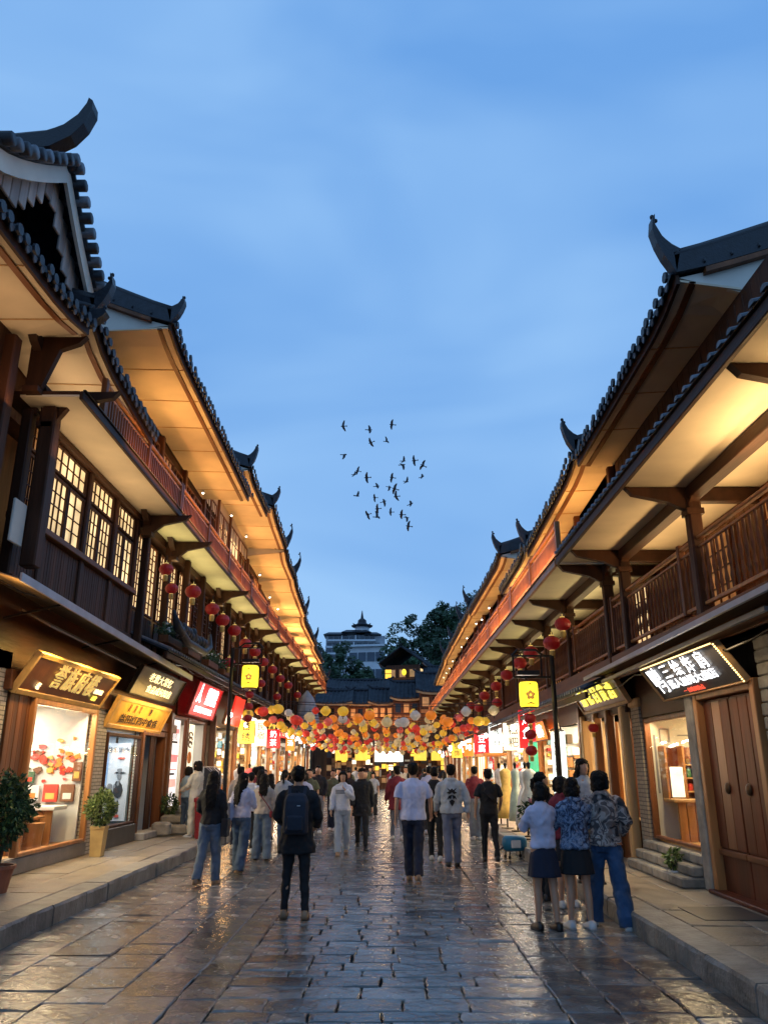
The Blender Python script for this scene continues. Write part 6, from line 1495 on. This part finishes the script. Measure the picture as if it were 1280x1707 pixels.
p = person(-1.10, 10.28, 0, 1.70, 'm', ('coat', BLK), ('trousers', BLK), 'short', shoe_t, 'young man in black with a dark backpack, back to us, nearest walker on the left', legs=((3, 3), (-3, 5)), arms=((12, 12, 55), (8, 12, 50)), stance=.13, wide=-.006, sh=1.05)
backpack(p, 1.70, cloth('charcoal bag', (.022, .026, .04)), 'dark charcoal backpack on the nearest man in black')
p = person(.42, 13.47, 0, 1.76, 'm', ('tee', cloth('bluish white', (.62, .62, .78))), ('trousers', NAVY), 'short', shoe_t, 'tall man in a loose white T-shirt and dark trousers, centre of the street', legs=((9, 3), (-9, 14)), arms=((-6, 9, 10), (14, 13, 22)), stance=.06, wide=.018, sh=1.15)
p = person(1.18, 15.25, 0, 1.74, 'm', ('jacket', LGREY), ('trousers', cloth('slate jean', (.13, .15, .22))), 'short', shoe_b, 'man in a pale grey hooded jacket with a black back print', legs=((-8, 14), (10, 4)), arms=((8, 12, 24), (-10, 15, 14)), stance=.09, wide=.014, sh=1.08)
m = MB()
def blob(pts):                                             # flat print on the jacket's back, slightly proud of the cloth
    m.loft([[(x_, -.158-abs(x_)*-.25-q, z_) for x_, z_ in pts] for q in (0, .006)])
for sg in (1, -1):
    for pts in (((0, 1.33), (.03, 1.30), (.09, 1.34), (.05, 1.28), (.10, 1.25), (.04, 1.23), (0, 1.26)), ((0, 1.22), (.06, 1.20), (.09, 1.13), (.05, 1.16), (.02, 1.14)), ((.0, 1.14), (.05, 1.11), (.03, 1.06), (0, 1.02))):
        blob([(sg*a, b) for a, b in pts])
m.build('back_print', BLK, p, world=False)
person(.93, 16.2, 0, 1.70, 'm', ('sweater', BLK), ('trousers', BLK), 'short', shoe_w, 'man in plain black partly hidden between the white T-shirt and the grey hood', legs=walk1, arms=((-5, 7, 12), (6, 7, 12)), stance=.07, headpitch=-14)
p = person(1.95, 16.0, 0, 1.66, 'm', ('tee', BLK), ('trousers', BLK), 'short', shoe_b, 'man in black T-shirt and trousers with a sling bag, right of the grey hood', legs=((9, 4), (-9, 16)), arms=((-8, 14, 16), (12, 16, 36)), stance=.10, headyaw=12)
q = thing('sling_bag', 'small black sling bag across the back of the man in black T-shirt', 'bag', tuple(p.location)); m = MB(); m.loft([[(x_-.02, -.15-yy, z_) for x_, z_ in ((-.09, 1.25), (.08, 1.10), (.11, 1.16), (-.05, 1.32))] for yy in (0, .05)]); m.build('bag', BLK2, q, world=False)
m = MB(); m.tube([(-.12, -.06, 1.40), (-.08, -.16, 1.28), (.10, -.16, 1.12), (.17, -.05, 1.02), (.12, .13, 1.1), (-.10, .10, 1.38), (-.12, -.06, 1.40)], [(.014, .005)]*7, 6); m.build('strap', BLK2, q, world=False)
person(-2.73, 12.99, rad(-6), 1.63, 'f', ('sweater', BLK), ('trousers', JEAN2), 'vlong', shoe_t, 'woman with very long black hair, black top and pale blue jeans, left side', legs=((-9, 16), (8, 2)), arms=((4, 9, 60), (-4, 9, 18)), stance=.10, headyaw=8, wide=.018)
q = thing('shoulder_bag', 'black shoulder bag hanging at the hip of the long haired woman in black', 'bag', (-2.50, 13.0, 0)); m = MB(); m.loft([[(x_, y2, z_) for x_, y2 in ((-.05, -.12), (.05, -.12), (.05, .12), (-.05, .12))] for z_ in (.68, .72, .9, .94)]); o = m.build('bag', BLK2, q, True, world=False); modded(o, .012, .01)
m = MB(); m.tube([(0, -.08, .93), (-.05, -.06, 1.3), (-.05, .06, 1.3), (0, .08, .93)], .01, 6); m.build('strap', BLK2, q, world=False)
person(-2.5, 14.41, rad(-12), 1.60, 'f', ('shirt', LAV), ('trousers', JEAN), 'vlong', shoe_t, 'woman in a white shirt and wide blue jeans with a canvas tote, left side', legs=((10, 4), (-9, 15)), arms=((-8, 8, 14), (14, 10, 70)), stance=.08, wide=.035, headyaw=-38)
q = thing('tote_bag', 'pale canvas tote bag on the shoulder of the woman in the white shirt', 'bag', (-2.74, 14.35, 0)); m = MB(); m.loft([[(x_*w_, y2*w_, z_) for x_, y2 in ((-.035, -.14), (.035, -.14), (.035, .14), (-.035, .14))] for z_, w_ in ((.80, .95), (.82, 1.1), (1.0, 1), (1.12, .9))]); o = m.build('bag', BEI, q, True, world=False); modded(o, .012, .012)
m = MB(); m.tube([(0, -.07, 1.11), (.03, -.05, 1.38), (.05, .02, 1.41), (.02, .07, 1.11)], .009, 6); m.build('handle', BEI, q, world=False)
p = person(-2.42, 16.3, rad(4), 1.56, 'f', ('sweater', BEI), ('trousers', JEAN2), 'long', shoe_b, 'woman in a beige jumper and wide jeans with a thin red bag strap', legs=((2, 0), (-3, 5)), arms=((30, 10, 40), (0, 10, 14)), stance=.12, wide=.035)
q = thing('crossbody_bag', 'small dark red cross body bag and strap on the woman in beige', 'bag', tuple(p.location)); m = MB(); m.tube([(-.13, -.02, 1.30), (-.06, -.15, 1.2), (.12, -.15, .98), (.17, -.05, .88)], [(.01, .004)]*4, 6); m.build('strap', REDC, q, world=False)
m = MB(); m.bbox(.14, .19, -.10, .08, .76, .89, .02); m.build('bag', REDC, q, world=False)
person(-.92, 17.25, PI, 1.62, 'f', ('sweater', WHT), ('trousers', LGREY), 'bob', shoe_t, 'woman walking towards us in a white jumper with dark chest stripes, hand at her mouth', legs=walk2, arms=((30, 12, 118), (5, 12, 20)), stance=.08, wide=.022)
q = COL.objects[-1]
sp_ = [o for o in bpy.data.objects if o.name.startswith('jumper')][-1]
m = MB()
for zz in (1.235, 1.205, 1.18):
    m.loft([[((.178)*math.cos(a)*.955, (.147)*math.sin(a)+.0, zz+e) for a in [rad(30)+rad(120)*i/8 for i in range(9)]] for e in (0, .012)], cap=False, closed=False)
m.build('chest_stripe', NAVY, sp_.parent, world=False)
person(-.56, 18.47, PI+.1, 1.70, 'm', ('coat', BLK), ('trousers', BLK), 'fringe', shoe_b, 'man in long black coat walking towards us beside the striped jumper', legs=((20, 6), (-14, 16)), arms=((-10, 6, 10), (12, 7, 15)), stance=.07)
person(1.76, 9.55, rad(14), 1.52, 'f', ('shirt', LAV), ('skirt', NAVY), 'bob', shoe_b, 'girl in lavender blouse and navy skirt, leftmost of the close group at right', legs=((4, 3), (-3, 4)), arms=((25, 10, 70), (28, 10, 88)), stance=.10, headyaw=-50, headpitch=-18)
person(2.14, 9.62, rad(8), 1.57, 'f', ('jacket', prt2), ('skirt', BLK), 'bob', shoe_w, 'girl in marbled blue jacket and black skirt, middle of the close group at right', legs=((2, 0), (-2, 3)), arms=((20, 14, 60), (25, 12, 95)), stance=.11, headyaw=-18, headpitch=-12)
person(2.50, 9.72, rad(-10), 1.66, 'm', ('jacket', prt1), ('trousers', JEAN3), 'bob', shoe_w, 'person in patterned loose jacket and wide blue jeans, rightmost of the close group', legs=((18, 18), (-9, 4)), arms=((10, 16, 75), (-6, 18, 60)), stance=.17, wide=.04, headyaw=-60, sh=1.03)
person(2.16, 11.6, rad(-70), 1.62, 'f', ('jacket', BLK), ('trousers', BLK), 'pony', shoe_b, 'woman in black jacket seen sideways behind the girl in the lavender blouse', legs=stand, arms=((35, 10, 80), (30, 10, 80)))
person(2.75, 11.6, rad(200), 1.60, 'f', ('shirt', LGREY), ('trousers', BLK2), 'long', shoe_b, 'woman in a thin grey top facing the close group, half hidden', legs=stand, arms=((10, 8, 30), (10, 8, 20)), z0=.2)
person(2.30, 11.0, rad(30), 1.57, 'f', ('jacket', REDC), ('skirt', BLK2), 'bob', shoe_w, 'dark haired girl hidden between the marbled and the patterned jackets', legs=stand, arms=((10, 8, 50), (10, 8, 50)))
person(-4.72, 19.6, rad(-25), 1.50, 'f', ('sweater', SKYC), ('trousers', JEAN), 'bob', shoe_w, 'small figure in washed blue looking in at the poster window', legs=stand, arms=((5, 8, 30), (5, 8, 30)), z0=.2, hero=False)
person(-4.35, 18.9, rad(60), 1.62, 'f', ('sweater', CRM), ('trousers', CRM), 'bob', shoe_w, 'person in cream outfit standing on the left pavement, arms forward', legs=stand, arms=((20, 8, 45), (24, 8, 50)), z0=.2, wide=.03)
# crowd: ten figures, then copies with their own clothes
protos = []
spec = [('m', ('jacket', WHT), ('trousers', BLK), 'short', walk1, 0), ('f', ('shirt', CRM), ('trousers', JEAN), 'long', walk2, 0), ('m', ('tee', BLK), ('trousers', GREY), 'short', walk2, 0),
        ('f', ('sweater', BEI), ('skirt', BLK), 'long', walk1, .0), ('m', ('coat', BLK2), ('trousers', BLK), 'cap', walk1, 0), ('f', ('jacket', LGREY), ('trousers', BLK2), 'pony', stand, 0),
        ('m', ('shirt', SKYC), ('trousers', BLK2), 'short', stand, .02), ('f', ('tee', WHT), ('trousers', JEAN2), 'bob', walk1, .03)]
toptxt = {'jacket': 'jacket', 'shirt': 'shirt', 'tee': 'T-shirt', 'sweater': 'jumper', 'coat': 'coat'}
for i, (sx, tp, bt, hr, lg, wd) in enumerate(spec):
    protos.append((person(0, -20-i, 0, 1.66 if sx == 'm' else 1.58, sx, tp, bt, hr, shoe_b if i % 2 else shoe_w, 'x', legs=lg, arms=((R.uniform(-15, 20), 9, R.uniform(12, 60)), (R.uniform(-15, 20), 9, R.uniform(12, 60))), hero=False, wide=wd, stance=.08), tp[0], bt[0]))
dg = bpy.context.evaluated_depsgraph_get()
new = [(o, bpy.data.meshes.new_from_object(o.evaluated_get(dg))) for o in BAKE]
for o, me in new: o.modifiers.clear(); o.data = me; me.name = o.name
for o in TEXTS:
    me = bpy.data.meshes.new_from_object(o.evaluated_get(dg)); pr, lo_, ro_, sc_, nm = o.parent, o.location.copy(), o.rotation_euler.copy(), o.scale.copy(), o.name
    bpy.data.objects.remove(o); q = bpy.data.objects.new(nm, me); COL.objects.link(q); q.parent = pr; q.location = lo_; q.rotation_euler = ro_; q.scale = sc_
crowd = [(-2.9, 17.6, 0), (-2.3, 18.6, 0), (-3.1, 19.4, .3), (-2.0, 19.9, 0), (-3.3, 21.5, 0), (-2.6, 22.2, 0), (-1.9, 22.8, PI), (-3.0, 24.0, 0), (-2.2, 25.0, PI), (-1.55, 23.8, PI), (-1.2, 26, PI), (-2.7, 27.5, 0), (-.6, 22.2, PI),
         (-1.7, 29, PI), (-.5, 30, PI), (.25, 20.7, 0), (1.15, 22.6, 0), (.1, 26.5, PI), (.75, 27.5, 0), (1.5, 26, 0), (2.2, 28, 0), (-.1, 34, 0), (.8, 35, PI), (-1.1, 36, PI), (1.7, 37, 0), (-2.2, 38, PI), (.3, 42, 0), (-.9, 45, PI), (1.2, 47, 0), (-1.9, 50, 0), (.2, 55, PI), (-2.9, 33, 0), (2.3, 33, 0), (2.2, 20.8, 0), (-3.2, 30, PI), (-.1, 24.6, 0), (-2.75, 18.0, .2), (-3.3, 18.6, 0), (-2.9, 20.6, 0), (-2.4, 21.2, 0), (-3.4, 22.9, PI), (-2.0, 21.3, PI), (-2.5, 26.2, 0), (-.9, 27.4, PI), (-1.5, 32, 0), (0.3, 31, 0), (-.4, 40, 0), (-2.6, 42, 0), (1.9, 43, 0), (-1.6, 58, PI), (.9, 60, 0), (2.7, 25.6, .5)]
tops = [('white', WHT), ('black', BLK), ('cream', CRM), ('pale grey', LGREY), ('washed blue', SKYC), ('beige', BEI), ('dark red', REDC), ('olive', GRN), ('off black', BLK2), ('lavender', LAV)]
bots = [('black', BLK), ('blue denim', JEAN), ('pale denim', JEAN2), ('grey', GREY), ('navy', NAVY)]
def where(x, y_):
    side = 'along the left shops' if x < -1.8 else 'left of centre' if x < -.4 else 'mid street' if x < .9 else 'on the right'
    dist = 'near the lamp posts' if y_ < 21 else 'before the lantern rows' if y_ < 24.5 else 'under near lanterns' if y_ < 30 else 'under middle lanterns' if y_ < 40 else 'at the far end'
    return side+', '+dist
crowd = [c for c in crowd if not (-.45 < c[0] < .22 and c[1] < 52)]
for i, (x, y_, rz) in enumerate(crowd):
    pr, tk, bk = protos[(i*5+i//8) % 8]; t = pr.copy(); COL.objects.link(t); tn, tm = tops[(i*3+i//10) % 10]; bn, bmt = bots[(i*2+i//5) % 5]
    t.location = (x, y_, 0); t.rotation_euler = (0, 0, rz+R.uniform(-.2, .2)); s_ = R.uniform(.95, 1.04); t.scale = (s_,)*3
    t['label'] = '%s %s, %s %s, %s, %s' % (tn, toptxt[tk], bn, 'skirt' if bk == 'skirt' else 'trousers', 'facing us' if rz > 2 else 'from behind', where(x, y_)); t['group'] = 'people in the crowd'
    for ch in pr.children:
        c = ch.copy(); COL.objects.link(c); c.parent = t
        base = ch.name.split('.')[0]
        if base in ('t_shirt', 'shirt', 'jumper', 'jacket', 'coat'): c.material_slots[0].link = 'OBJECT'; c.material_slots[0].material = tm
        if base in ('trousers', 'skirt'): c.material_slots[0].link = 'OBJECT'; c.material_slots[0].material = bmt
for pr, _, _ in protos:
    for ch in list(pr.children): bpy.data.objects.remove(ch)
    bpy.data.objects.remove(pr)
